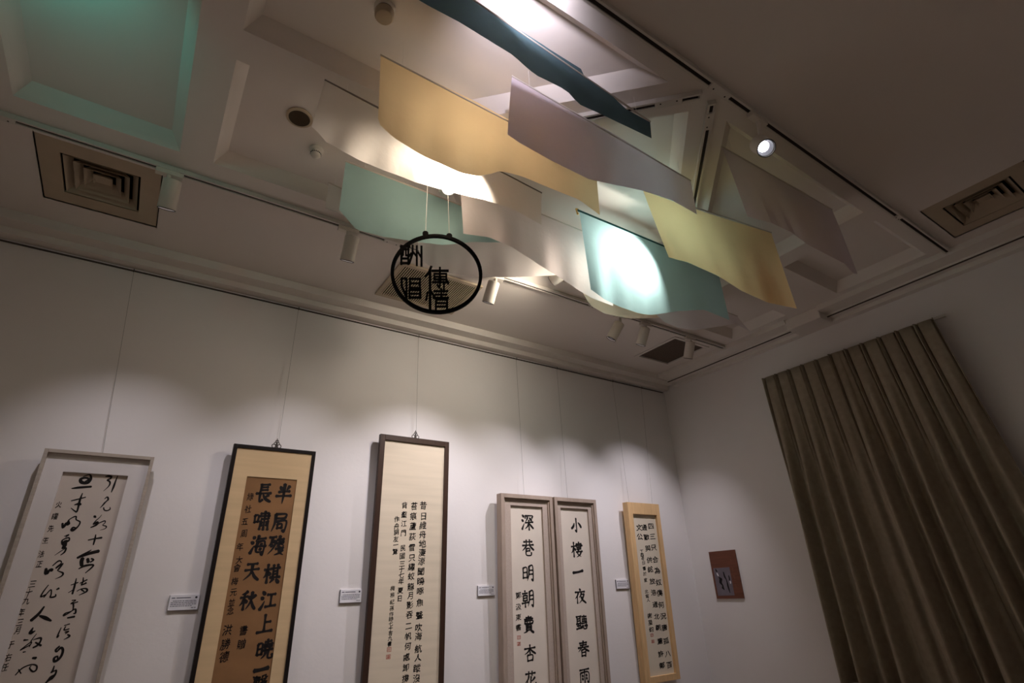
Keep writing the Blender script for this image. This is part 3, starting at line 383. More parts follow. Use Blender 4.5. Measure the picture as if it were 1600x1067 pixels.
def fabric(name, rgb, trans=.45, weave=900.0):
    m = bpy.data.materials.new(name); m.use_nodes = True; N = m.node_tree.nodes; L = m.node_tree.links
    N.remove(N['Principled BSDF']); out = N['Material Output']; c = lin(rgb)
    tc = N.new('ShaderNodeTexCoord')
    no = N.new('ShaderNodeTexNoise'); no.inputs['Scale'].default_value = 3.0; no.inputs['Detail'].default_value = 5
    L.new(tc.outputs['Object'], no.inputs['Vector'])
    cr = N.new('ShaderNodeValToRGB'); L.new(no.outputs[0], cr.inputs[0])
    cr.color_ramp.elements[0].color = tuple(v*.93 for v in c)+(1,); cr.color_ramp.elements[1].color = tuple(min(1, v*1.05) for v in c)+(1,)
    d = N.new('ShaderNodeBsdfDiffuse'); t = N.new('ShaderNodeBsdfTranslucent'); mx = N.new('ShaderNodeMixShader')
    mx.inputs[0].default_value = trans
    L.new(cr.outputs[0], d.inputs[0]); L.new(cr.outputs[0], t.inputs[0])
    n2 = N.new('ShaderNodeTexNoise'); n2.inputs['Scale'].default_value = 14; n2.inputs['Detail'].default_value = 6
    L.new(tc.outputs['Object'], n2.inputs['Vector'])
    bp = N.new('ShaderNodeBump'); bp.inputs['Strength'].default_value = .25; bp.inputs['Distance'].default_value = .01
    L.new(n2.outputs[0], bp.inputs['Height'])
    L.new(bp.outputs[0], d.inputs['Normal']); L.new(bp.outputs[0], t.inputs['Normal'])
    L.new(d.outputs[0], mx.inputs[1]); L.new(t.outputs[0], mx.inputs[2]); L.new(mx.outputs[0], out.inputs[0])
    return m
def emit(name, rgb, s):
    m = bpy.data.materials.new(name); m.use_nodes = True; N = m.node_tree.nodes; L = m.node_tree.links
    b = N['Principled BSDF']; b.inputs['Emission Color'].default_value = tuple(rgb)+(1,); b.inputs['Emission Strength'].default_value = s
    return m
class MB:
    def __init__(s): s.v = []; s.f = []
    def quad(s, *p):
        n = len(s.v); s.v += [tuple(q) for q in p]; s.f.append(tuple(range(n, n+len(p))))
    def box(s, a, b):
        (x0, y0, z0), (x1, y1, z1) = a, b; n = len(s.v)
        s.v += [(x0,y0,z0),(x1,y0,z0),(x1,y1,z0),(x0,y1,z0),(x0,y0,z1),(x1,y0,z1),(x1,y1,z1),(x0,y1,z1)]
        s.f += [tuple(n+i for i in q) for q in ((0,3,2,1),(4,5,6,7),(0,1,5,4),(1,2,6,5),(2,3,7,6),(3,0,4,7))]
    def obox(s, o, ax, ay, az):
        o, ax, ay, az = map(Vector, (o, ax, ay, az)); n = len(s.v)
        for k in ((0,0,0),(1,0,0),(1,1,0),(0,1,0),(0,0,1),(1,0,1),(1,1,1),(0,1,1)):
            s.v.append(tuple(o+ax*k[0]+ay*k[1]+az*k[2]))
        s.f += [tuple(n+i for i in q) for q in ((0,3,2,1),(4,5,6,7),(0,1,5,4),(1,2,6,5),(2,3,7,6),(3,0,4,7))]
    def tube(s, pts, r, n=8, cap=True):
        pts = [Vector(p) for p in pts]; rs = r if isinstance(r, (list, tuple)) else [r]*len(pts); base = len(s.v)
        for i, p in enumerate(pts):
            d = (pts[min(i+1, len(pts)-1)]-pts[max(i-1, 0)])
            if d.length < 1e-9: d = Vector((0,0,1))
            d.normalize(); u = d.orthogonal() if i == 0 else (u-d*u.dot(d))
            u.normalize(); w = d.cross(u)
            for k in range(n):
                a = 2*math.pi*k/n; s.v.append(tuple(p+(u*math.cos(a)+w*math.sin(a))*rs[i]))
        for i in range(len(pts)-1):
            for k in range(n):
                a = base+i*n+k; b = base+i*n+(k+1)%n; s.f.append((a, b, b+n, a+n))
        if cap:
            s.f.append(tuple(base+k for k in reversed(range(n)))); s.f.append(tuple(base+(len(pts)-1)*n+k for k in range(n)))
    def lathe(s, o, axis, prof, n=24):
        o = Vector(o); d = Vector(axis).normalized(); u = d.orthogonal().normalized(); w = d.cross(u); base = len(s.v)
        for h, r in prof:
            for k in range(n):
                a = 2*math.pi*k/n; s.v.append(tuple(o+d*h+(u*math.cos(a)+w*math.sin(a))*r))
        for i in range(len(prof)-1):
            for k in range(n):
                a = base+i*n+k; b = base+i*n+(k+1)%n; s.f.append((a, b, b+n, a+n))
        s.f.append(tuple(base+k for k in reversed(range(n)))); s.f.append(tuple(base+(len(prof)-1)*n+k for k in range(n)))
    def torus(s, o, axis, R, r, n=32, m=8):
        o = Vector(o); d = Vector(axis).normalized(); u = d.orthogonal().normalized(); w = d.cross(u); base = len(s.v)
        for i in range(n):
            a = 2*math.pi*i/n; e = u*math.cos(a)+w*math.sin(a)
            for k in range(m):
                b = 2*math.pi*k/m; s.v.append(tuple(o+e*(R+r*math.cos(b))+d*r*math.sin(b)))
        for i in range(n):
            for k in range(m):
                s.f.append((base+i*m+k, base+((i+1)%n)*m+k, base+((i+1)%n)*m+(k+1)%m, base+i*m+(k+1)%m))
    def build(s, name, m, parent=None, smooth=False, bevel=0, loc=None):
        me = bpy.data.meshes.new(name); me.from_pydata(s.v, [], s.f); me.update()
        if smooth:
            for p in me.polygons: p.use_smooth = True
        me.materials.append(m)
        o = bpy.data.objects.new(name, me); COL.objects.link(o)
        if parent is not None: o.parent = parent
        if loc is not None: o.location = loc
        bm = bmesh.new(); bm.from_mesh(me); bmesh.ops.recalc_face_normals(bm, faces=bm.faces); bm.to_mesh(me); bm.free()
        if bevel:
            b = o.modifiers.new('bevel', 'BEVEL'); b.width = bevel; b.segments = 2; b.limit_method = 'ANGLE'
        if smooth and hasattr(me, 'set_sharp_from_angle'): me.set_sharp_from_angle(angle=math.radians(40))
        return o
def tag(o, label=None, cat=None, group=None, kind=None):
    if label: o['label'] = label
    if cat: o['category'] = cat
    if group: o['group'] = group
    if kind: o['kind'] = kind
    return o
def thing(name, loc, label, cat, group=None, rot=(0,0,0)):
    o = bpy.data.objects.new(name, None); o.empty_display_size = .1; COL.objects.link(o)
    o.location = loc; o.rotation_euler = rot
    return tag(o, label, cat, group)
def struct(o): o['kind'] = 'structure'; return o

M_WALL = mat('wall_paint', (226, 221, 219), .75, var=.03, scale=1.5, bump=.12, bscale=45)
M_CEIL = mat('ceiling_paint', (220, 212, 205), .8, var=.03, scale=1.2, bump=.15, bscale=30)
M_TRIM = mat('trim_paint', (222, 215, 208), .7, var=.03)
M_RAIL_SHADE = mat('rail_metal_groove_shade', (72, 62, 56), .5, var=.1)  # picture rail and hooks, also the painted groove shadow on the right cornice
M_FLOOR = mat('floor_boards', (150, 134, 118), .45, var=.2, scale=3, stretch=(1, 12, 1))
M_WHITE = mat('white_metal', (206, 200, 192), .45, var=.03)
M_SLOT = mat('track_slot', (38, 28, 24), .6, var=.1)
M_LAMPW = mat('lamp_white', (214, 206, 196), .4, var=.02)
M_DARK = mat('lamp_dark', (30, 28, 27), .4, var=.05)
M_REFL = mat('reflector_grey', (96, 96, 102), .5, var=.02)
M_CHROME = mat('reflector_chrome', (200, 200, 205), .2, metal=1.0, var=.02)
M_VENT = mat('vent_enamel', (176, 160, 138), .55, var=.05)
M_CAVITY = mat('vent_cavity', (14, 12, 10), .9, var=.1)
M_FILTER = mat('vent_filter', (92, 80, 70), .9, var=.2, scale=90)
M_BLACK = mat('black_metal', (10, 9, 9), .8, var=.05, spec=.08)
M_WIRE = mat('steel_wire', (150, 146, 142), .4, var=.02)
M_STRING = mat('clear_string', (235, 232, 225), .4, var=.02)
M_INK = mat('ink', (22, 17, 16), .8, var=.15, scale=40)
M_INKT = mat('thin_ink', (34, 27, 25), .85, var=.2, scale=60)
M_SEAL = mat('seal_red', (176, 74, 62), .8, var=.15)
M_CARD = mat('card_white', (222, 220, 224), .6, var=.02)
M_PRINT = mat('card_print', (96, 94, 104), .8, var=.2, scale=200)
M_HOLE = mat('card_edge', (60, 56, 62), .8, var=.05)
M_CURT = mat('curtain_cloth', (150, 138, 120), .9, var=.1, scale=25, bump=.2, bscale=250, spec=.1)
M_GOLD = mat('gilt_hook', (190, 160, 90), .35, metal=.7, var=.05)

# ------------------------------------------------------------------ room shell
X0, X1, Y0, Y1 = -1.25, 4.46, -0.9, 3.61
b = MB(); b.box((X0-.1, Y0-.1, -.1), (X1+.1, Y1+.1, 0)); struct(b.build('floor', M_FLOOR))
b = MB(); b.box((X0-.1, Y1, 0), (X1+.1, Y1+.1, 3.8)); struct(b.build('wall_back', M_WALL))
b = MB(); b.box((X1, Y0-.1, 0), (X1+.1, Y1, 3.8)); struct(b.build('wall_right', M_WALL))
b = MB(); b.box((X0-.1, Y0-.1, 0), (X0, Y1, 3.8)); struct(b.build('wall_left', M_WALL))
b = MB(); b.box((X0, Y0-.1, 0), (X1, Y0, 3.8)); struct(b.build('wall_front', M_WALL))
# ceiling with coffers: sunk panels between flat beams, some of the beams running on the diagonal
XL, XR = -.045, 3.27; YF, YM0, YM1, YB = .95, 1.67, 1.82, 2.50
COFF = [
 [(-.81, YF), (-.19, YF), (-.19, YB), (-.81, YB)],
 [(3.42, YF), (4.14, YF), (4.14, 1.56), (3.42, 1.56)],
 [(3.42, 1.98), (4.14, 1.98), (4.14, YB), (3.42, YB)],
 [(XL, YF), (1.55, YF), (.83, YM0), (XL, YM0)],
 [(XL, YM1), (.855, YM1), (1.535, YB), (XL, YB)],
 [(1.95, YF), (XR, YF), (XR, YM0), (2.67, YM0)],
 [(2.645, YM1), (XR, YM1), (XR, YB), (1.965, YB)],
 [(1.75, 1.01), (2.485, 1.745), (1.75, 2.48), (1.015, 1.745)],
]
VENTS = {'left': (-.764, -.247, 2.70, 3.233), 'right': (3.634, 4.11, 2.72, 3.23), 'near': (3.565, 4.09, .265, .765)}
def inside(p, poly):
    c = False; n = len(poly)
    for i in range(n):
        (xa, ya), (xb, yb) = poly[i], poly[(i+1) % n]
        if (ya > p[1]) != (yb > p[1]) and p[0] < (xb-xa)*(p[1]-ya)/(yb-ya)+xa: c = not c
    return c
def ceil_at(x, y):
    return DEEP if any(inside((x, y), q) for q in COFF) else CEIL
def filled(outer, holes, z):
    cu = bpy.data.curves.new('tmp', 'CURVE'); cu.dimensions = '2D'; cu.fill_mode = 'BOTH'
    for q in [outer]+holes:
        sp = cu.splines.new('POLY'); sp.points.add(len(q)-1); sp.use_cyclic_u = True
        for i, (x, y) in enumerate(q): sp.points[i].co = (x, y, 0, 1)
    o = bpy.data.objects.new('tmp', cu); COL.objects.link(o)
    dg = bpy.context.evaluated_depsgraph_get(); me = bpy.data.meshes.new_from_object(o.evaluated_get(dg))
    bpy.data.objects.remove(o); bpy.data.curves.remove(cu)
    for v in me.vertices: v.co.z = z
    return me
sq = lambda a, b, c, d: [(a, c), (b, c), (b, d), (a, d)]
me = filled(sq(X0, X1, Y0, Y1), COFF+[sq(*v) for v in VENTS.values()], CEIL)
me.name = 'ceiling'; me.materials.append(M_CEIL)
ceiling = struct(bpy.data.objects.new('ceiling', me)); COL.objects.link(ceiling)
b = MB(); b.box((X0, Y0, 3.75), (X1, Y1, 3.8)); b.build('ceiling_slab', M_CEIL, ceiling)
def shrink(q, d):
    out = []; n = len(q)
    area = sum(q[i][0]*q[(i+1)%n][1]-q[(i+1)%n][0]*q[i][1] for i in range(n)); sg = 1 if area > 0 else -1
    for i in range(n):
        p0, p, p1 = Vector(q[i-1]), Vector(q[i]), Vector(q[(i+1) % n])
        e0 = (p-p0).normalized(); e1 = (p1-p).normalized()
        n0 = Vector((-e0.y, e0.x))*sg; n1 = Vector((-e1.y, e1.x))*sg
        out.append(tuple(p+(n0+n1)*(d/(1+n0.dot(n1)))))
    return out
for q in COFF:
    b = MB(); a = [(x, y, CEIL) for x, y in q]; a2 = [(x, y, CEIL+.02) for x, y in shrink(q, .012)]
    a3 = [(x, y, DEEP) for x, y in shrink(q, .05)]
    for lo, hi in ((a, a2), (a2, a3)):
        for i in range(len(q)): j = (i+1) % len(q); b.quad(lo[i], lo[j], hi[j], hi[i])
    b.quad(*a3)
    b.build('coffer', M_CEIL, ceiling)
# cornices
def extrude_profile(name, prof, axis, a, c, m):
    b = MB()
    pts = lambda t: [((t, p, z) if axis == 'x' else (p, t, z)) for p, z in prof]
    A, B = pts(a), pts(c); n = len(prof)
    for i in range(n): j = (i+1) % n; b.quad(A[i], A[j], B[j], B[i])
    b.quad(*A); b.quad(*reversed(B))
    return struct(b.build(name, m))
pb = [(3.442, 3.601), (3.442, 3.543), (3.535, 3.543), (3.535, 3.502), (3.612, 3.502), (3.612, 3.601)]
extrude_profile('trim_1', pb, 'x', X0, X1-.005, M_TRIM)
pr = [(4.20, 3.601), (4.20, 3.558), (4.325, 3.552), (4.325, 3.540), (4.335, 3.536), (4.40, 3.536), (4.40, 3.503), (4.462, 3.503), (4.462, 3.601)]
extrude_profile('trim_2', pr, 'y', Y0, 1.76, M_TRIM)
extrude_profile('trim_3', pr, 'y', 2.04, 3.44, M_TRIM)
b = MB(); b.box((4.33, Y0, 3.532), (4.342, 1.76, 3.54)); b.box((4.33, 2.04, 3.532), (4.342, 3.44, 3.54)); struct(b.build('groove_shadow_strip', M_RAIL_SHADE))  # dark strip standing in for the shadow in the cornice groove
b = MB(); b.box((4.215, 1.758, 3.503), (4.462, 2.042, 3.601)); struct(b.build('trim_5', M_CEIL, bevel=.008))
b = MB(); b.box((X0, 3.598, 3.482), (X1-.03, 3.612, 3.488)); struct(b.build('trim_6', M_RAIL_SHADE))
b = MB(); b.box((X0, 3.59, 0), (X1, 3.612, .12)); struct(b.build('baseboard_back', M_TRIM))
b = MB(); b.box((4.44, Y0, 0), (4.462, 3.59, .12)); struct(b.build('baseboard_right', M_TRIM))

# ------------------------------------------------------------------ ceiling vents
def diffuser(rect, label):
    xa, xb, ya, yb = rect; cx, cy = (xa+xb)/2, (ya+yb)/2
    t = thing('ceiling_vent', (cx, cy, CEIL), label, 'vent', 'square air diffusers')
    g = .006; hx, hy = (xb-xa)/2-g, (yb-ya)/2-g; ix, iy = .165, .165
    b = MB(); z0, z1 = .004, .016
    for (u0, u1, v0, v1) in ((-hx, hx, -hy, -iy), (-hx, hx, iy, hy), (-hx, -ix, -iy, iy), (ix, hx, -iy, iy)):
        b.box((u0, v0, z0), (u1, v1, z1))
    b.build('face_panel', M_VENT, t)
    b = MB(); b.box((-hx-.004, -hy-.004, .135), (hx+.004, hy+.004, .14))
    for (u0, u1, v0, v1) in ((-hx-.004, hx+.004, -hy-.004, -hy-.002), (-hx-.004, hx+.004, hy+.002, hy+.004), (-hx-.004, -hx-.002, -hy, hy), (hx+.002, hx+.004, -hy, hy)):
        b.box((u0, v0, .012), (u1, v1, .137))
    b.build('duct_box', M_CAVITY, t)
    for k in range(4):
        r0 = .155-.038*k; r1 = r0-.030; za, zb = .004+.006*k, .046+.004*k
        b = MB()
        for q in range(4):
            c, s = (1, 0, -1, 0)[q], (0, 1, 0, -1)[q]
            P = lambda r, w, z: (c*r-s*w, s*r+c*w, z)
            b.quad(P(r0, -r0, za), P(r0, r0, za), P(r1, r1, zb), P(r1, -r1, zb))
            b.quad(P(r0, -r0, za), P(r0, r0, za), P(r0, r0, za+.004), P(r0, -r0, za+.004))
            b.quad(P(r0, -r0, za+.004), P(r0, r0, za+.004), P(r1, r1, zb+.004), P(r1, -r1, zb+.004))
        b.build('louver', M_VENT, t)
    b = MB(); b.box((-.035, -.030, .03), (.035, .030, .034)); b.build('centre_plate', M_VENT, t)
    return t
diffuser(VENTS['left'], 'square beige air diffuser with stepped louvers at the left end of the ceiling')
diffuser(VENTS['near'], 'dark square air diffuser at the right edge, cut off by the frame')
xa, xb, ya, yb = VENTS['right']
t = thing('ceiling_vent', ((xa+xb)/2, (ya+yb)/2, CEIL), 'square ceiling vent with plain dark filter near the corner above the pale pine frame', 'vent', 'square air diffusers')
hx, hy = (xb-xa)/2-.004, (yb-ya)/2-.004
b = MB(); w = .028
for (u0, u1, v0, v1) in ((-hx, hx, -hy, -hy+w), (-hx, hx, hy-w, hy), (-hx, -hx+w, -hy+w, hy-w), (hx-w, hx, -hy+w, hy-w)): b.box((u0, v0, -.006), (u1, v1, .02))
b.build('frame', M_TRIM, t, bevel=.003)
b = MB(); b.box((-hx+w, -hy+w, .010), (hx-w, hy-w, .016)); b.build('filter', M_FILTER, t)
b = MB(); b.box((-hx, -hy, .02), (hx, hy, .06)); b.build('duct_box', M_CAVITY, t)
# slatted return grille
gx0, gx1, gy0, gy1 = 1.10, 1.725, 2.83, 3.31
t = thing('return_grille', ((gx0+gx1)/2, (gy0+gy1)/2, CEIL), 'rectangular slatted return air grille behind the black hanging ring', 'vent')
hx, hy = (gx1-gx0)/2, (gy1-gy0)/2; w = .032
b = MB()
for (u0, u1, v0, v1) in ((-hx, hx, -hy, -hy+w), (-hx, hx, hy-w, hy), (-hx, -hx+w, -hy+w, hy-w), (hx-w, hx, -hy+w, hy-w)): b.box((u0, v0, -.018), (u1, v1, -.001))
b.build('frame', M_VENT, t, bevel=.003)
b = MB(); b.box((-hx+w*.5, -hy+w*.5, -.004), (hx-w*.5, hy-w*.5, -.002)); b.build('backing', M_CAVITY, t)
b = MB(); b.obox((0, -hy+w, -.017), (.0062, 0, .0), (0, 2*hy-2*w, 0), (.001, 0, .005))
n = 36; st = (2*hx-2*w)/n
s0 = b.build('slat', mat('slat_enamel', (204, 190, 160), .5), t)
for k in range(n):
    o = s0 if k == 0 else s0.copy()
    if k: COL.objects.link(o); o.parent = t
    o.location = (-hx+w+st*(k+.2), 0, 0)

# ------------------------------------------------------------------ lighting tracks
def track(p, q, label, gaps=()):
    p, q = Vector(p+(CEIL,)), Vector(q+(CEIL,)); d = (q-p); L_ = d.length; d.normalize(); ang = math.atan2(d.y, d.x)
    t = thing('lighting_track', p, label, 'track', 'ceiling lighting tracks', (0, 0, ang))
    b = MB(); h = .026
    b.box((0, -.018, -h), (L_, -.0085, -.0005)); b.box((0, .0085, -h), (L_, .018, -.0005)); b.box((0, -.0085, -.008), (L_, .0085, -.0005))
    b.build('rail', M_WHITE, t)
    b = MB(); b.box((.01, -.0085, -.019), (L_-.01, .0085, -.0085)); b.build('slot', M_SLOT, t)
    for g, ln in gaps:
        b = MB(); b.box((g-ln/2, -.019, -.029), (g+ln/2, .019, -.004)); j = b.build('joint_cover', M_WHITE, t, bevel=.002)
        for e in (-.3, .3):
            b = MB(); b.lathe((g+e*ln, .006, -.0285), (0, 0, -1), [(0, .004), (.0012, .004)], 8); b.build('screw', M_DARK, j)
    for e in (0, L_):
        b = MB(); b.box((e-.004, -.019, -.028), (e+.004, .019, -.0005)); b.build('end_cap', M_WHITE, t)
    return t
track((X0+.05, 2.64), (4.34, 2.64), 'long white lighting track parallel to the picture wall, carrying the wall spotlights', [(.33, .12), (.98, .08), (2.16, .10), (3.78, .05)])
track((-.9, .85), (4.31, .85), 'long white lighting track at upper right with the bare bright spotlight', [(2.66, .13), (4.37, .05)])
track((1.71, .915), (.945, 1.70), 'short diagonal track running left from the junction behind the dark teal valance', [(.14, .12)])
track((1.79, .915), (2.56, 1.70), 'short diagonal track running down from the junction behind the lilac cloth', [(.10, .10)])
track((.94, 1.785), (1.71, 2.57), 'diagonal track hidden behind the cloths, carrying the bright white spotlight above the ring', [])
track((2.515, 1.835), (1.79, 2.57), 'diagonal track hidden behind the cloths, carrying the spotlight behind the pale teal banner', [])

# ------------------------------------------------------------------ track spotlights
LBL = {
 'wall_1': 'white cylinder spotlight beside the square air diffuser at far left',
 'wall_2': 'grey looking cylinder spotlight left of the black hanging ring',
 'wall_3': 'white cylinder spotlight just right of the black hanging ring',
 'wall_4': 'tilted cylinder spotlight, leftmost of three under the cream cloth',
 'wall_5': 'cylinder spotlight, middle of three under the cream cloth',
 'wall_6': 'cylinder spotlight in front of the dark ceiling vent, rightmost of three',
 'bare': 'lit spotlight with bare round lens on the upper right track',
 'glow_1': 'glaring lit spotlight under the white cloth above the black ring',
 'glow_2': 'lit spotlight hidden behind the pale teal banner',
 'front': 'spotlight above the frame washing the ceiling lilac white',
 'teal': 'added unseen teal fill light washing the ceiling panel at far left',
 'floor_fill': 'added unseen fill light above the frame, bounced off the floor',
 'middle': 'added fill light hidden between the pinkish white cloth and the plain white cloth',
 'back': 'spotlight hidden behind the white cloths, washing the top of the picture wall',
}
def spotlight(key):
    (mx, my), c, aim, watts, col, cone, blend, glow = LAMPS[key]
    c = Vector(c); ax = (Vector(aim)-c).normalized(); zc = ceil_at(mx, my)-.029
    t = thing('track_spotlight', (mx, my, zc), LBL[key], 'spotlight', 'track spotlights')
    inv = Vector((mx, my, zc)); ln = .15 if key.startswith('wall') else .105; r = .041
    back = c-ax*ln; mid = c-ax*ln*.72
    loc = lambda p: Vector(p)-inv
    b = MB(); d = Vector((1, 0, 0)) if abs(my-2.64) < .01 or abs(my-.85) < .01 else Vector((1, 1 if key == 'glow_1' else -1, 0)).normalized()
    n_ = Vector((-d.y, d.x, 0)); b.obox(-d*.06-n_*.016+Vector((0, 0, -.024)), d*.12, n_*.032, (0, 0, .026)); b.build('track_adapter', M_LAMPW, t, bevel=.003)
    pv = loc(mid); side = n_*.0
    b = MB(); b.tube([(0, 0, -.02), (0, 0, max(pv.z*.5, -.05)), tuple(pv*.55+Vector((0, 0, pv.z*.2))), tuple(pv-ax*0)], [.011, .010, .009, .009], 10); b.build('arm', M_LAMPW, t, smooth=True)
    b = MB(); b.lathe(loc(back), ax, [(0, r*.86), (.006, r), (ln-.002, r), (ln, r-.001), (ln, r-.004), (ln-.055, r-.005)], 28)
    body = b.build('lamp_body', M_LAMPW, t, smooth=True)
    # open front: drop the cap so the inside of the tube shows
    bm = bmesh.new(); bm.from_mesh(body.data); fs = [f for f in bm.faces if len(f.verts) > 8]
    fs.sort(key=lambda f: (f.calc_center_median()-loc(c)).length); bmesh.ops.delete(bm, geom=[fs[0]], context='FACES'); bm.to_mesh(body.data); bm.free()
    b = MB(); b.torus(loc(c), ax, r-.0025, .0022, 28, 6); b.build('front_ring', M_DARK, t, smooth=True)
    b = MB(); b.lathe(loc(c-ax*.050), ax, [(0, r-.018), (.006, r-.013), (.042, r-.007)], 28)
    rf = b.build('reflector', M_REFL if glow else M_CHROME, t, smooth=True)
    bm = bmesh.new(); bm.from_mesh(rf.data); fs = [f for f in bm.faces if len(f.verts) > 8]
    fs.sort(key=lambda f: (f.calc_center_median()-loc(c)).length); bmesh.ops.delete(bm, geom=[fs[0]], context='FACES'); bm.to_mesh(rf.data); bm.free()
    b = MB(); b.lathe(loc(c-ax*.043), ax, [(0, r-.017), (.004, r-.016), (.006, r-.022)], 24)
    b.build('lens', emit('lens_'+key, col, glow if glow else 2.0), t, smooth=True)
    ld = bpy.data.lights.new('lamp_light', 'SPOT'); ld.energy = watts; ld.color = col; ld.spot_size = math.radians(cone); ld.spot_blend = blend; ld.shadow_soft_size = .06 if key in ('back', 'middle') else .018
    lo = bpy.data.objects.new('lamp_light', ld); COL.objects.link(lo); lo.parent = t
    lo.location = loc(c+ax*.004); lo.rotation_euler = ax.to_track_quat('-Z', 'Y').to_euler()
    return t
for k in LAMPS: spotlight(k)

# ------------------------------------------------------------------ detectors, speaker
t = thing('smoke_detector', (.375, 2.215, DEEP), 'small white smoke detector on the ceiling below the round speaker', 'detector')
b = MB(); b.lathe((0, 0, -.001), (0, 0, -1), [(0, .034), (.010, .034), (.016, .028)], 24); b.build('base', M_WHITE, t, smooth=True)
b = MB(); b.lathe((0, 0, -.017), (0, 0, -1), [(0, .026), (.022, .025), (.03, .019), (.034, .008)], 24); b.build('head', M_WHITE, t, smooth=True)
b = MB()
for k in range(18):
    a = 2*math.pi*k/18; d = Vector((math.cos(a), math.sin(a), 0)); s = Vector((-d.y, d.x, 0))
    b.obox(d*.0245-s*.0026+Vector((0, 0, -.036)), s*.0052, d*.002, (0, 0, .007))
b.build('vent_slots', M_DARK, t)
t = thing('fire_detector', (.395, 1.345, DEEP), 'round beige detector with black collar at the top edge, left of the teal valance', 'detector')
b = MB(); b.lathe((0, 0, -.001), (0, 0, -1), [(0, .042), (.012, .042), (.018, .036)], 24); b.build('base', M_WHITE, t, smooth=True)
b = MB(); b.lathe((0, 0, -.018), (0, 0, -1), [(0, .034), (.008, .034)], 24); b.build('collar', M_BLACK, t, smooth=True)
b = MB(); b.lathe((0, 0, -.026), (0, 0, -1), [(0, .037), (.022, .037), (.03, .031), (.032, .02)], 24); b.build('head', M_VENT, t, smooth=True)
t = thing('ceiling_speaker', (.252, 2.053, DEEP), 'round ceiling speaker with dark brown grille beside the white cloth', 'speaker')
b = MB(); b.lathe((0, 0, -.001), (0, 0, -1), [(0, .060), (.005, .060), (.009, .054), (.009, .048), (.004, .048)], 32); b.build('rim', M_VENT, t, smooth=True)
b = MB(); b.lathe((0, 0, -.0055), (0, 0, -1), [(0, .0475), (.003, .0475)], 32); b.build('grille', mat('speaker_grille', (58, 46, 30), .8, var=.15, scale=300), t)

# ------------------------------------------------------------------ hanging cloths
FAB = {'A': ('dark_teal_cloth', (88, 112, 120), .3), 'B': ('lilac_cloth', (214, 202, 212), .35), 'C': ('yellow_cloth', (236, 212, 168), .6),
       'D': ('white_cloth', (230, 222, 214), .6), 'E': ('green_teal_cloth', (166, 200, 198), .45), 'F': ('pinkish_white_cloth', (230, 220, 218), .45),
       'G': ('plain_white_cloth', (232, 224, 220), .45), 'H': ('cream_cloth', (236, 216, 190), .5), 'I': ('pale_teal_cloth', (160, 194, 198), .5),
       'J': ('straw_cloth', (244, 210, 160), .5), 'K': ('grey_lilac_cloth', (196, 184, 186), .4), 'N': ('grey_white_cloth', (216, 208, 208), .45), 'P': ('off_white_cloth', (214, 208, 204), .4)}
CL = {
 'A': 'narrow dark teal valance highest in the photo, with a stepped top edge',
 'B': 'lilac cloth right of the yellow cloth, with a curved shadow across it',
 'C': 'large warm yellow cloth glowing above the bright spotlight',
 'D': 'white cloth lit white hot by the spotlight, behind the yellow cloth',
 'E': 'green teal cloth hanging behind the strings of the black ring',
 'F': 'pinkish white cloth with a straight left edge right of the bright spotlight',
 'G': 'plain white cloth lowest behind the black ring',
 'H': 'cream cloth showing as a curved band under the pale teal banner',
 'I': 'pale teal banner on a teal rod with a large burnt out bright spot',
 'J': 'straw yellow cloth with slanting left edge overlapping the pale teal banner',
 'K': 'grey lilac cloth in the dark at right, below the bare spotlight',
 'N': 'greyish white cloth lowest right, under the pale teal banner',
 'P': 'small off white cloth peeping out left of the green teal cloth',
}
M_RODS = {'I': mat('teal_rod', (40, 96, 98), .4), 'D': mat('shadow_line_rod', (120, 110, 102), .5)}  # white cloth's rod is coloured grey for the shadow line along its top
M_RODX = mat('white_rod', (190, 180, 170), .5)
for k, (T, B) in CLOTH.items():
    nm, rgb, tr = FAB[k]; n = len(T); mid = Vector(T[0]).lerp(Vector(T[-1]), .5); base = Vector((mid.x, mid.y, mid.z))
    t = thing('hanging_cloth', base, CL[k], 'cloth', 'cloths hung from the ceiling')
    b = MB(); rows = 12
    for j in range(rows+1):
        s = j/rows
        for i in range(n):
            a, c = Vector(T[i]), Vector(B[i]); p = a.lerp(c, s)
            y = a.y+(c.y-a.y)*s**1.25; x = p.x
            b.v.append(tuple(Vector((x, y, p.z))-base))
    for j in range(rows):
        for i in range(n-1): b.f.append((j*n+i, j*n+i+1, (j+1)*n+i+1, (j+1)*n+i))
    b.build('cloth', fabric(nm, rgb, tr), t, smooth=True)
    a, c = Vector(T[0]), Vector(T[-1])
    rr = .0065 if k == 'I' else .004
    e = (c-a).normalized()*(.012 if k == 'I' else .002); up = Vector((0, 0, .003))
    b = MB(); b.tube([a-e+up-base, c+e+up-base], rr, 10); b.build('rod', M_RODS.get(k, M_RODX), t, smooth=True)
    for s in (.08, .93):
        p = a.lerp(c, s); zc = ceil_at(p.x, p.y)
        b = MB(); b.tube([tuple(p-base), (p.x-base.x, p.y-base.y, zc-base.z)], .0006, 6); b.build('cord', M_STRING, t)
    if k == 'I':
        p = a-e-base; b = MB(); b.tube([tuple(p+Vector((.004, 0, .012))), tuple(p+Vector((-.010, 0, .008))), tuple(p+Vector((-.010, -.004, -.018))), tuple(p+Vector((-.004, -.004, -.032)))], [.004, .005, .004, .006], 8)
        b.build('hook', M_GOLD, t, smooth=True)

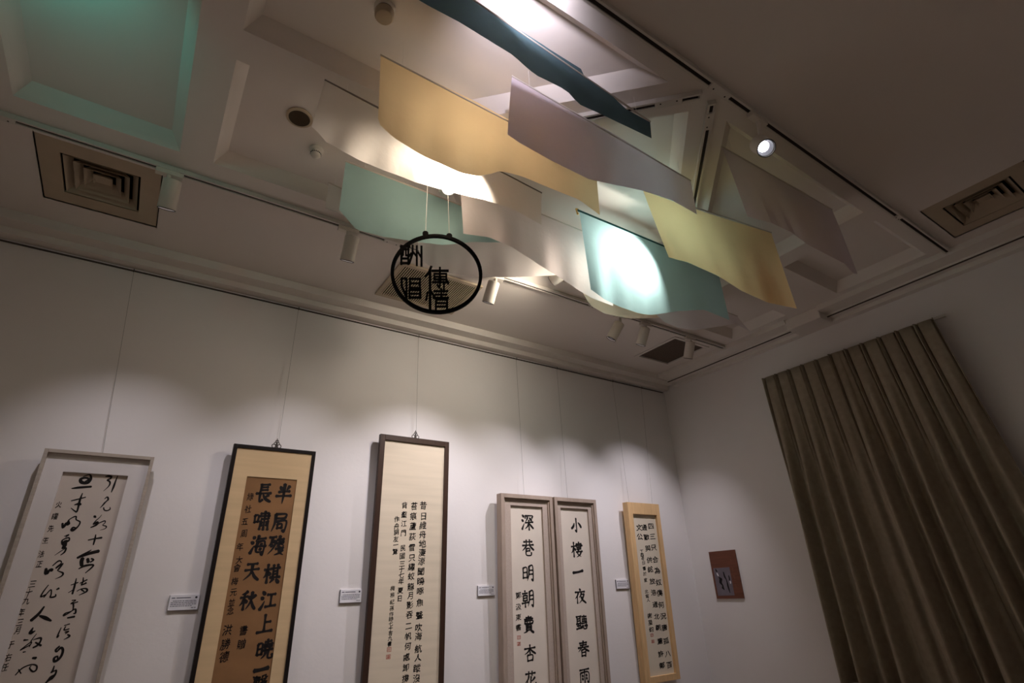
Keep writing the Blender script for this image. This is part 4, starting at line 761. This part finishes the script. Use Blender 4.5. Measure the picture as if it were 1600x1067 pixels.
# ------------------------------------------------------------------ hanging ring with four characters
rax = Vector((0.90621817, -0.4228104, 0)); rc = Vector((0.912, 1.898, 2.933)); RR = .205
t = thing('hanging_ring', rc, 'black metal ring with four cut out characters hanging on two strings', 'sign')
rn = rax.cross(Vector((0, 0, 1))).normalized(); P = lambda u, v, w=0: rax*u+Vector((0, 0, v))+rn*w
b = MB(); n = 64
for i in range(n):
    a0, a1 = 2*math.pi*i/n, 2*math.pi*(i+1)/n
    q = lambda r, a, w: P(r*math.cos(a), r*math.sin(a)*1.02, w)
    ro, ri, w = RR+.002, RR-.013, .007
    b.quad(q(ro, a0, w), q(ro, a1, w), q(ri, a1, w), q(ri, a0, w)); b.quad(q(ri, a0, -w), q(ri, a1, -w), q(ro, a1, -w), q(ro, a0, -w))
    b.quad(q(ro, a0, -w), q(ro, a1, -w), q(ro, a1, w), q(ro, a0, w)); b.quad(q(ri, a0, w), q(ri, a1, w), q(ri, a1, -w), q(ri, a0, -w))
b.build('ring_band', M_BLACK, t)
for u, v, zt in ((-.059, .213, 3.67), (.0525, .208, 3.67)):
    b = MB(); b.lathe(P(u, v)-rn*.007, rn, [(0, .012), (.002, .014), (.012, .014), (.014, .012)], 20); b.build('knob', M_BLACK, t, smooth=True)
    b = MB(); top = P(u, v)+Vector((0, 0, zt-rc.z-v)); top.x += (-.004 if u < 0 else -.03)
    b.tube([P(u, v+.01), tuple(P(u, v+.01).lerp(top, .5)+Vector((.003, 0, 0))), top], .0013, 6); b.build('string', M_STRING, t)
def char_bars(rows, off=(0.0, 0.0)):
    b = MB()
    for w, pts in rows:
        for (u0, v0), (u1, v1) in zip(pts, pts[1:]):
            w_ = w*1.25; d = Vector((u1-u0, v1-v0)); l = d.length; d /= l; nx = Vector((-d.y, d.x))*w_/2; ex = d*w_*.35
            A = Vector((u0, v0))-ex-nx; b.obox(P(A.x, A.y, -.004), P(*(d*l+ex*2), 0), P(*(nx*2), 0), rn*.008)
    return b
CUTS = (14, 28, 43)
def pick(a, c): return RING_BARS[a:c]
i1 = 14; i2 = i1+11; i3 = i2+13
for rows in (RING_BARS[:13], RING_BARS[13:23], RING_BARS[23:36], RING_BARS[36:]):
    char_bars(rows).build('character', M_BLACK, t)

# ------------------------------------------------------------------ framed calligraphy
GL = {}
def glyph(ch, weight):
    key = (ch, weight)
    if key in GL: return GL[key]
    cu = bpy.data.curves.new('tmp', 'FONT'); cu.body = ch; cu.resolution_u = 2; cu.offset = weight
    o = bpy.data.objects.new('tmp', cu); COL.objects.link(o)
    dg = bpy.context.evaluated_depsgraph_get(); me = bpy.data.meshes.new_from_object(o.evaluated_get(dg))
    vs = [(v.co.x, v.co.y) for v in me.vertices]; fs = [tuple(p.vertices) for p in me.polygons]
    bpy.data.objects.remove(o); bpy.data.curves.remove(cu); bpy.data.meshes.remove(me)
    x0, x1 = min(v[0] for v in vs), max(v[0] for v in vs); y0, y1 = min(v[1] for v in vs), max(v[1] for v in vs)
    cx, cy = (x0+x1)/2, (y0+y1)/2
    if max(x1-x0, y1-y0) < .6: cy = y0*.5+y1*.5
    GL[key] = ([(x-cx, -(y-cy)) for x, y in vs], fs); return GL[key]
BRUSH = {
'小': 'h50,6 50,90 40,80;d34,38 24,56 8,72;d66,34 80,48 90,64',
'樓': 'h4,32 42,26;h24,4 24,96;p24,34 16,58 3,72;d27,40 40,54;h46,14 92,12;h50,14 52,34;h90,12 86,32;h40,24 99,22;h50,34 88,32;h69,2 69,52;h50,46 88,43;h44,64 99,60;p66,50 56,74 86,94;p86,60 74,80 46,96',
'一': 'H6,56 50,51 92,44',
'夜': 'd46,2 54,14;h8,24 92,20;p34,26 26,46 6,64;h24,46 24,94;p62,28 54,46 40,58;h56,40 86,36;p84,36 70,66 38,94;d56,52 64,60;n52,54 70,74 98,92',
'聽': 'h4,10 48,8;h12,10 12,56;h40,8 40,86;h14,24 38,22;h14,38 38,36;h4,56 46,50;h10,68 38,66;h24,56 24,84;h4,88 44,82;h56,12 94,10;h74,2 74,22;h56,26 94,24;h58,26 58,42;h70,26 70,40;h82,26 82,40;h94,24 92,42;h56,42 94,40;h52,54 98,50;d58,66 50,82;h64,66 70,88 92,86 92,74;d74,62 82,72;d88,58 98,72',
'春': 'h18,14 82,10;h22,28 78,24;h4,44 96,38;p50,2 42,34 4,68;n52,40 70,56 98,68;h34,58 34,98;h34,58 68,56 66,98;h36,74 66,72;h36,94 66,92',
'雨': 'h10,12 90,8;h16,32 14,94;h16,32 86,28 84,92 74,86;h50,10 50,92;d26,44 38,54;d26,64 38,74;d60,42 72,52;d60,62 72,72',
'深': 'd6,8 22,20;d2,36 16,46;p6,94 14,76 26,56;h34,12 31,28;h34,14 94,10 88,26;p52,22 46,34 34,46;d66,22 84,40;h32,54 96,48;h62,38 62,98;p60,54 50,74 28,92;n64,54 78,72 99,88',
'巷': 'h14,16 86,12;h36,2 36,34;h64,2 64,34;h4,36 96,32;p36,36 26,52 2,68;n62,34 78,50 99,64;h36,56 64,54 64,70;h36,70 64,68;h36,56 34,92 74,94 78,78',
'明': 'h10,20 10,82;h10,20 40,18 40,80;h12,48 38,46;h12,78 40,76;p58,10 56,60 42,97;h58,10 90,8 90,94 78,86;h60,34 88,32;h58,58 88,56',
'朝': 'h4,18 46,16;h25,0 25,32;h10,32 42,30;h10,32 10,62;h42,30 42,60;h12,46 40,44;h10,62 42,60;h0,76 52,70;h25,62 25,99;p62,8 60,60 48,97;h62,8 92,6 92,94 80,86;h62,32 90,30;h62,56 90,54',
'賣': 'h26,8 74,6;h50,0 50,18;h14,20 86,16;h18,30 18,46;h18,30 84,28 82,44;h38,30 38,44;h62,30 62,44;h18,46 84,44;h30,54 30,84;h30,54 70,52 70,82;h32,64 70,62;h32,73 70,71;h30,83 70,82;p40,84 30,92 6,99;d62,84 90,99',
'杏': 'h6,24 94,20;h50,2 50,54;p48,24 32,42 4,58;n52,24 70,42 98,56;h28,64 30,99;h28,64 72,62 70,98;h30,96 70,94',
'花': 'h8,18 92,14;h36,4 36,28;h64,4 64,28;p36,30 26,52 4,70;h24,52 24,98;p86,42 70,56 54,64;h56,34 54,88 94,90 94,74',
'半': 'd24,12 37,30;p80,8 70,20 62,30;h18,40 84,34;h4,62 97,55;p50,0 50,60 46,100',
'局': 'h20,10 80,8 78,28;h22,30 78,28;p20,10 18,56 2,98;h28,46 86,42 82,94 68,88;h36,60 36,82;h36,60 62,58 62,80;h36,80 62,78',
'殘': 'h4,12 46,8;p24,12 18,36 2,54;p22,34 44,32 34,62 4,94;d16,46 28,56;h52,22 94,16;h50,40 92,34;p66,2 70,34 98,52;p90,26 74,42 50,56;h48,68 96,60;p68,54 74,82 99,96;p92,72 70,88 42,99',
'棋': 'h2,30 40,26;h22,2 22,98;p22,32 14,56 0,72;d24,40 40,56;h44,24 96,20;h56,6 56,68;h82,4 82,68;h58,38 80,36;h58,52 80,50;h40,70 99,66;p60,74 52,86 40,98;d76,74 96,96',
'江': 'd8,6 26,22;d2,34 18,46;p4,97 16,76 28,54;h40,24 90,20;h64,24 64,80;h34,84 98,77',
'上': 'h46,4 46,86;h48,42 82,38;h4,92 96,84',
'曉': 'h8,24 8,78;h8,24 34,22 34,76;h10,48 32,46;h10,76 34,74;h48,14 88,10;h66,0 66,24;h42,28 96,24;h46,40 68,38;h56,30 54,48;h74,38 96,34;h84,28 82,46;h38,56 99,50;p60,56 54,78 34,98;h76,52 76,92 99,92 99,76',
'長': 'h30,4 28,54;h32,8 82,4;h32,22 74,18;h32,36 74,32;h4,54 96,47;h30,56 30,94 48,84;p84,58 70,66 58,74;n46,54 66,78 98,94',
'嘯': 'h4,26 6,62;h4,26 26,24 26,58;h6,58 26,56;h40,14 90,10;h32,28 98,24;h44,42 90,38;h90,10 90,40;h66,0 66,98;h44,52 42,96;h52,56 52,78;h80,54 80,76;h90,50 92,97',
'海': 'd10,6 24,18;d2,34 18,44;p4,95 14,74 26,54;p48,2 42,20 30,34;h44,18 94,14;p46,34 42,84 92,80;h48,34 88,32 82,98 72,92;h30,60 99,54;d62,40 70,50;d60,66 68,76',
'天': 'h18,16 82,10;h6,46 94,38;p50,16 44,60 4,97;n52,46 68,74 98,95',
'秋': 'p42,4 28,14 6,20;h2,36 48,30;h26,16 26,98;p26,38 16,60 0,76;d28,44 44,60;d54,26 62,44;p94,22 86,34 76,44;p72,6 68,56 40,97;n72,48 82,74 99,95',
}
def smooth_path(pts, k=5):
    out = []; n = len(pts)
    if n == 2: k = 4
    for i in range(n-1):
        p0, p1, p2, p3 = pts[max(i-1, 0)], pts[i], pts[i+1], pts[min(i+2, n-1)]
        for j in range(k):
            t = j/k; out.append(tuple(.5*((2*b_)+(-a_+c_)*t+(2*a_-5*b_+4*c_-d_)*t*t+(-a_+3*b_-3*c_+d_)*t**3) for a_, b_, c_, d_ in zip(p0, p1, p2, p3)))
    out.append(tuple(pts[-1])); return out
def ribbon(b, path, rec):
    # path rows: u, v(down), width -> flat brush stroke with rounded ends, just proud of the paper
    m = len(path); L1, R1 = [], []
    for i in range(m):
        a, c = path[max(i-1, 0)], path[min(i+1, m-1)]; d = Vector((c[0]-a[0], c[1]-a[1]))
        if d.length < 1e-8: d = Vector((1, 0))
        d.normalize(); w = path[i][2]/2; L1.append((path[i][0]-d.y*w, path[i][1]+d.x*w)); R1.append((path[i][0]+d.y*w, path[i][1]-d.x*w))
        if i in (0, m-1): e = d*w*.6*(-1 if i == 0 else 1); cap = (path[i][0]+e.x, path[i][1]+e.y); (L1.insert(0, cap), R1.insert(0, cap)) if i == 0 else (L1.append(cap), R1.append(cap))
    n = len(b.v); q = len(L1)
    b.v += [(u, rec, -v) for u, v in L1]+[(u, rec, -v) for u, v in R1]
    for i in range(q-1): b.f.append((n+i, n+i+1, n+q+i+1, n+q+i))
def brush(b, ch, u, v, w, h, rec, weight=1.0):
    rnd = random.Random(ord(ch)*7+int(v*1000))
    for st in BRUSH[ch].split(';'):
        kind, body = st[0], st[1:]; pts = [tuple(float(q) for q in p.split(',')) for p in body.split(' ')]
        pts = [((x-50)/100*w+u+rnd.uniform(-.012, .012)*w, (y-50)/100*h+v+rnd.uniform(-.012, .012)*h) for x, y in pts]
        base = .105*weight*math.sqrt(w*h); path = smooth_path(pts); m = len(path); rows = []
        for i, (x, y) in enumerate(path):
            s = i/(m-1)
            f = {'h': .72+.45*(2*s-1)**2, 'H': 1.2+.5*(2*s-1)**2, 'p': 1.25*(1-s)**.7+.12, 'n': .35+1.35*s*(1.25-s)*1.6, 'd': .45+1.25*s*(1.35-s)*1.7}[kind]
            rows.append((x, y, base*f))
        ribbon(b, rows, rec)
def typeset(b, ch, u, v, w, h, rec, bold):
    # printed or written glyph; the boldness comes from a few slightly shifted copies in the same plane
    vs, fs = glyph(ch, 0.0); sd = ord(ch)*.37+v*31
    for ox, oy in ([(0, 0)] if bold < .004 else [(-bold, 0), (bold, 0), (0, -bold), (0, bold)]):
        n = len(b.v)
        for x, y in vs:
            dx = .035*math.sin(y*7+sd)+.02*math.sin(y*17+x*5+sd*2); dy = .03*math.sin(x*8+sd*1.7)+.02*math.sin(x*19+y*6+sd)
            b.v.append((u+(x+dx+ox)*w, rec, -(v+(y+dy+oy-.10*x)*h)))
        b.f += [tuple(n+i for i in f) for f in fs]

M_F1 = mat('greige_wood', (172, 160, 148), .6, var=.1, scale=6, stretch=(1, 1, 14)); M_MAT1 = mat('white_mount', (214, 208, 206), .85, var=.02)
M_P1 = mat('rice_paper', (200, 188, 178), .9, var=.05, scale=3)
M_F2 = mat('black_lacquer', (26, 20, 19), .35, var=.1); M_MAT2 = mat('tan_silk', (206, 178, 138), .85, var=.07, scale=3, stretch=(.4, 1, 9))
M_P2 = mat('brown_paper', (134, 98, 64), .9, var=.14, scale=3, stretch=(1, 1, 2))
M_F3 = mat('dark_walnut', (60, 42, 33), .4, var=.15, scale=8, stretch=(6, 6, 1)); M_P3 = mat('cream_scroll', (216, 202, 180), .9, var=.06, scale=3, stretch=(.5, 1, 8))
M_F4 = mat('taupe_wood', (170, 152, 138), .6, var=.08, scale=8, stretch=(4, 4, 1)); M_MAT4 = mat('taupe_linen', (182, 166, 154), .9, var=.06, scale=120)
M_P4 = mat('ivory_paper', (220, 208, 194), .9, var=.04, scale=4)
M_F5 = mat('pale_pine', (214, 176, 128), .55, var=.1, scale=6, stretch=(8, 8, 1)); M_P5 = mat('grey_paper', (212, 200, 180), .9, var=.05, scale=4)
M_BACK = mat('frame_backing', (120, 108, 98), .8)
def rect_ring(b, x0, x1, z0, z1, w, y0, y1):
    wl, wr, wt, wb = w
    b.box((x0, y0, z0), (x0+wl, y1, z1)); b.box((x1-wr, y0, z0), (x1, y1, z1)); b.box((x0+wl, y0, z1-wt), (x1-wr, y1, z1)); b.box((x0+wl, y0, z0), (x1-wr, y1, z0+wb))
CURS_CHARS = [(0, 2), (2, 4), (4, 7), (7, 9), (9, 11), (11, 14), (14, 15), (15, 18), (18, 24), (24, 31), (31, 34), (34, 36), (36, 38), (38, 40), (40, 45), (45, 46), (46, 47), (47, 54), (54, 57)]
REC = {'f1': .034, 'f2': .010, 'f3': .012, 'f4': .036, 'f5': .036, 'f6': .022}
def framed(k, label, m_f, mould, m_mat, mat_w, m_paper, step=None, wire=None, hook=False, name='framed_calligraphy'):
    x, y, zt, w, h, ty, D = FRAME[k]
    t = thing(name, (x+w/2, y+h*ty, zt-h*math.sqrt(1-ty*ty)), label, 'calligraphy', 'framed calligraphy on the back wall', (math.asin(ty), 0, 0))
    # frame space: x from the left edge, y back into the wall, z down from the top
    f = bpy.data.objects.new('tmp', None); bpy.data.objects.remove(f)
    off = Vector((-w/2, 0, h)); R = REC[k]
    def put(b, nm, m, **kw):
        b.v = [tuple(Vector(p)+off) for p in b.v]; return b.build(nm, m, t, **kw)
    b = MB(); rect_ring(b, 0, w, -h, 0, mould, 0, D); put(b, 'frame', m_f, bevel=.0015)
    l, r, tp, bt = mould
    b = MB(); b.box((l*.6, D-.006, -h+bt*.6), (w-r*.6, D-.001, -tp*.6)); put(b, 'backboard', M_BACK)
    il, ir, it, ib = l, r, tp, bt
    if step:
        b = MB(); rect_ring(b, il-.0005, w-ir+.0005, -h+ib-.0005, -it+.0005, (step,)*4, .012, D-.006); put(b, 'inner_lip', m_f)
    if mat_w:
        a, c, d, e = mat_w
        b = MB(); rect_ring(b, il-.0005, w-ir+.0005, -h+ib-.0005, -it+.0005, (a-il, c-ir, d-it, e-ib), R*.62, R); mo = put(b, 'mount', m_mat)
        b = MB(); b.box((a-.01, R+.0005, -h+e-.01), (w-c+.01, R+.003, -d+.01)); put(b, 'paper', m_paper)
    else:
        b = MB(); b.box((il-.002, R, -h+ib-.002), (w-ir+.002, R+.003, -it+.002)); put(b, 'paper', m_paper)
    rec = R-.0004 if not mat_w else R-.0001
    small, red = MB(), MB(); chars = []
    for kk, ch, u, v, gw, gh, kind in GLYPH:
        if kk != k: continue
        if kind == 'r':
            typeset(red, ch, u, v, gw, gh, rec, .0)
            rect = MB(); rect_ring(red, u-gw*.62, u+gw*.62, -v-gh*.62, -v+gh*.62, (gw*.1,)*4, rec, rec+.0001)
        elif kind in 'bmt':
            big = MB(); chars.append(big)
            if kind == 'b' and ch in BRUSH: brush(big, ch, u, v, gw*(.82 if k == 'f2' else .72), gh, rec, 1.5 if k == 'f2' else 1.15)
            elif kind == 'b': typeset(big, ch, u, v, gw*.82, gh, rec, .02)
            elif kind == 'm': typeset(big, ch, u, v, gw*.78, gh*.86, rec, .024)
            else: typeset(big, ch, u, v, gw*.84, gh*.97, rec, .020)
        else: typeset(small, ch, u, v, gw*.84, gh, rec, .012)
    if k == 'f1':
        for a, c in CURS_CHARS:
            big = MB(); chars.append(big)
            for st in CURSIVE[a:c]: ribbon(big, smooth_path(st, 5), rec)
    for big in chars: put(big, 'character', M_INK)
    if small.v: put(small, 'inscription', M_INKT)['kind'] = 'stuff'
    if red.v: put(red, 'seal', M_SEAL)
    inv = Matrix.Rotation(math.asin(ty), 4, 'X').inverted(); o = Vector(t.location)
    for wa in wire or []:
        (xa, za), (xb, zb) = wa
        p0 = inv @ (Vector((xa, 3.596, za))-o); zz = zt-.0; p1 = inv @ (Vector((xb, min(3.60, y+D*.85), zz-.004))-o)
        b = MB(); b.tube([tuple(p0), tuple(p0.lerp(p1, .5)), tuple(p1)], .0011, 6); b.build('hanging_wire', M_WIRE, t)
        b = MB(); pt = inv @ (Vector((xa, 3.588, za))-o); b.tube([tuple(pt+Vector((0, 0, .006))), tuple(pt+Vector((0, -.004, -.004))), tuple(pt+Vector((0, 0, -.016)))], .003, 6); b.build('rail_hook', M_RAIL_SHADE, t)
    if hook:
        b = MB(); c = Vector((0, D*.5, h))
        for s in (-1, 1):
            b.torus(tuple(c+Vector((s*.016, 0, .012))), (0, 1, 0), .011, .0028, 14, 6); b.torus(tuple(c+Vector((s*.009, 0, .028))), (0, 1, 0), .007, .0024, 12, 6)
        b.torus(tuple(c+Vector((0, 0, .040))), (0, 1, 0), .009, .0026, 14, 6); b.tube([tuple(c), tuple(c+Vector((0, 0, .06)))], [.005, .002], 8)
        b.build('hanger_ornament', mat('iron_hanger', (70, 64, 60), .45), t, smooth=True)
    return t
framed('f1', 'wide greige frame at far left holding flowing cursive calligraphy on a white mount', M_F1, (.016, .016, .018, .02), M_MAT1, (.098, .098, .106, .11), M_P1, wire=[((-.324, 3.484), (-.2154, 2.35))])
framed('f2', 'black lacquer frame with tan silk around dark brown paper with bold characters', M_F2, (.022, .022, .022, .022), M_MAT2, (.102, .092, .185, .19), M_P2, wire=[((.655, 3.484), (.648, 2.52))], hook=True)
framed('f3', 'tall dark walnut frame with cream paper and many columns of small characters', M_F3, (.036, .034, .038, .04), None, None, M_P3, wire=[((1.58, 3.484), (1.575, 2.69))], hook=True)
framed('f4', 'left half of the taupe framed couplet, with a small signature column', M_F4, (.028, .028, .030, .03), M_MAT4, (.098, .088, .082, .09), M_P4, step=.012, wire=[((2.522, 3.484), (2.51, 2.28))])
framed('f5', 'right half of the taupe framed couplet, one column of seven large characters', M_F4, (.028, .028, .030, .03), M_MAT4, (.075, .078, .078, .09), M_P4, step=.012, wire=[((2.979, 3.484), (2.95, 2.28))])
framed('f6', 'small pale pine frame nearest the corner with two columns of characters', M_F5, (.058, .044, .098, .045), None, None, M_P5, wire=[((3.684, 3.484), (3.66, 2.28)), ((4.094, 3.484), (3.96, 2.28))])

# ------------------------------------------------------------------ wall labels
def wall_label(x, z, w, h, label):
    t = thing('wall_label', (x, 3.61, z), label, 'label', 'caption cards on the back wall')
    b = MB(); b.box((-w/2, -.011, -h/2), (w/2, -.0005, h/2)); b.build('card', M_CARD, t, bevel=.0008)
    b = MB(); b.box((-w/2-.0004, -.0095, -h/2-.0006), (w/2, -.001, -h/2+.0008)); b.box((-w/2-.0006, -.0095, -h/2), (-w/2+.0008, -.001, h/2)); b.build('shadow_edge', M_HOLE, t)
    b = MB(); rnd = random.Random(int(x*100)); y = -.0113
    def dash(u, v, l, hh): b.quad((u, y, v), (u+l, y, v), (u+l, y, v+hh), (u, y, v+hh))
    dash(-w*.44, h*.27, w*.12, h*.06)
    dash(-w*.28, h*.27, w*(.35+.25*rnd.random()), h*.06)
    for r in range(4):
        u = -w*.44+(w*.06 if r == 0 else 0); end = w*(.42 if r < 3 else .3); v = h*(.08-.11*r)
        while u < end:
            l = w*rnd.uniform(.03, .11); dash(u, v, min(l, end-u), h*.045); u += l+w*rnd.uniform(.008, .02)
    dash(w*.27, -h*.38, w*.08, h*.045); dash(w*.37, -h*.38, w*.06, h*.045)
    b.build('print', M_PRINT, t)
    b = MB(); b.lathe((w*.39, -.0112, h*.31), (0, -1, 0), [(0, h*.075), (.0003, h*.075)], 14); b.build('logo_dot', M_HOLE, t)
wall_label(.3065, 1.618, .138, .074, 'white caption card between the cursive frame and the black lacquer frame')
wall_label(1.2045, 1.619, .133, .074, 'white caption card between the black lacquer frame and the dark walnut frame')
wall_label(2.18, 1.621, .138, .066, 'white caption card left of the taupe framed couplet')
wall_label(3.517, 1.633, .146, .07, 'white caption card between the couplet and the pale pine frame')

# ------------------------------------------------------------------ brown plaque on the right wall
t = thing('wall_plaque', (4.46, 3.26, 1.68), 'small brown notice board with a grey picture on the right wall', 'plaque')
hw, hh = .138, .194
b = MB(); b.box((-.012, -hw, -hh), (-.0005, hw, hh)); b.build('board', mat('plaque_brown', (108, 66, 50), .5, var=.15, scale=5, stretch=(1, 1, 12)), t, bevel=.001)
b = MB(); b.box((-.0128, -.052, -.17), (-.0121, .118, .055)); b.build('picture', mat('plaque_grey', (112, 104, 112), .7, var=.12, scale=10), t)
b = MB()
def dab(pts):
    path = smooth_path(pts, 4); m = len(path)
    n = len(b.v)
    for i, (u, v, w) in enumerate(path): b.v += [(-.0131, -(u-w/2), v), (-.0131, -(u+w/2), v)]
    for i in range(m-1): b.f.append((n+2*i, n+2*i+1, n+2*i+3, n+2*i+2))
dab([(-.095, .05, .006), (-.088, .03, .016), (-.082, .022, .008)])
dab([(-.075, -.02, .012), (-.058, -.035, .030), (-.066, -.065, .026), (-.05, -.09, .014), (-.052, -.11, .022), (-.04, -.125, .006)])
dab([(-.018, .02, .01), (-.012, -.02, .016), (0, -.05, .010), (.004, -.10, .016), (.012, -.15, .006)])
dab([(.03, -.01, .008), (.032, -.04, .012), (.028, -.055, .006)])
b.build('ink_figures', M_INK, t)
b = MB(); dab([(-.087, .015, .010), (-.082, 0, .014), (-.078, -.012, .008)]); dab([(.034, -.055, .010), (.036, -.068, .012), (.034, -.078, .006)]); b.build('white_marks', M_CARD, t)
b = MB(); rnd = random.Random(3)
for v0, nn in ((.125, 3), (.055, 4), (-.01, 5), (-.085, 3)):
    for i in range(nn):
        v = v0-i*.011; u = .082+rnd.uniform(-.002, .002)
        for q in range(3): dab([(u-.004, v-q*.003, .002), (u+.005, v-q*.003+rnd.uniform(-.001, .001), .004)])
b.build('gilt_print', mat('gilt_print', (196, 168, 130), .6), t)

# ------------------------------------------------------------------ curtain over the window in the right wall
def curtain(name, label, top, bot, z0, z1, npl, seed, xoff, lead, amps):
    (ta, tb), (ba, bb) = top, bot; rnd = random.Random(seed); n = npl*32; rows = 26; XC = 4.385-xoff
    t = thing(name, (XC, (ta+tb)/2, z1), label, 'curtain', 'curtain halves over the window'); base = Vector(t.location)
    ph = [rnd.uniform(-.35, .35) for _ in range(npl+1)]; am = amps
    b = MB()
    for j in range(rows+1):
        s = j/rows; z = z0+(z1-z0)*s
        for i in range(n+1):
            u = i/n; g = u*npl; k = min(int(g), npl-1); fr = g-k
            y = (ta+(tb-ta)*u)*(1-s)+(ba+(bb-ba)*u)*s
            A = am[k]*(1-fr)+am[k+1]*fr; P_ = ph[k]*(1-fr)+ph[k+1]*fr
            env = min(1, max(0, (s-.035)/.40)); env = env**1.3
            q = min(fr, 1-fr)
            head = .026+.024*math.exp(-(q/.045)**2)-.030*math.exp(-((q-.105)/.04)**2)+.006*math.sin(math.pi*fr)
            wv = .5+.5*math.cos(2*math.pi*(g+.5+P_*s)); wv = wv**(1.0+.6*abs(A))
            body = .012+(.075+.075*s)*A*wv+.008*s*math.sin(2*math.pi*g*2+ph[k]*9)
            x = XC-(head*(1-env)+body*env)
            if lead and u < .10: x -= .045*(1-u/.10)**.5*min(1, .25+s*2)
            b.v.append((x-base.x, y-base.y, z-base.z))
    for j in range(rows):
        for i in range(n): a = j*(n+1)+i; b.f.append((a, a+1, a+n+2, a+n+1))
    c = b.build('curtain_panel', M_CURT, t, smooth=True)
    so = c.modifiers.new('solid', 'SOLIDIFY'); so.thickness = .003
    b = MB()
    for i in range(n):
        p, q = Vector(c.data.vertices[i].co), Vector(c.data.vertices[i+1].co); e = Vector((.004, 0, 0))
        b.quad(p+e, q+e, q+e+Vector((0, 0, -.07)), p+e+Vector((0, 0, -.07)))
    b.build('heading_tape', M_CURT, t)
    for k in range(npl+1):
        y = ta+(tb-ta)*min(.97, max(.03, k/npl)); b = MB(); b.tube([(.006, y-base.y, -.02), (.010, y-base.y, .012), (.018, y-base.y, .016)], .0025, 6); b.build('hook', M_DARK, t)
    return t
curtain('curtain', 'left half of the brown pleated curtain, nearer the corner', (2.43, 1.835), (2.41, 1.70), 3.232, .955, 5, 5, .0, False, [.7, 1.15, .45, 1.0, .25, .15])
curtain('curtain', 'right half of the brown pleated curtain, overlapping at the middle', (1.83, 1.10), (1.69, .88), 3.226, .945, 6, 11, .022, True, [1.3, .45, 1.2, .5, 1.15, .7, .8])
t = thing('curtain_rail', (4.415, 1.75, 3.245), 'slim white curtain rail behind the top of the brown curtain', 'rail')
b = MB(); b.box((-.012, -.70, -.008), (.012, .72, .010)); b.build('rail', M_WHITE, t)
for y in (-.6, 0, .6):
    b = MB(); b.box((.010, y-.012, -.006), (.045, y+.012, .012)); b.build('bracket', M_WHITE, t)
b = MB(); b.box((4.33, 1.0, .87), (4.462, 2.46, .905)); struct(b.build('trim_7', M_TRIM, bevel=.004))
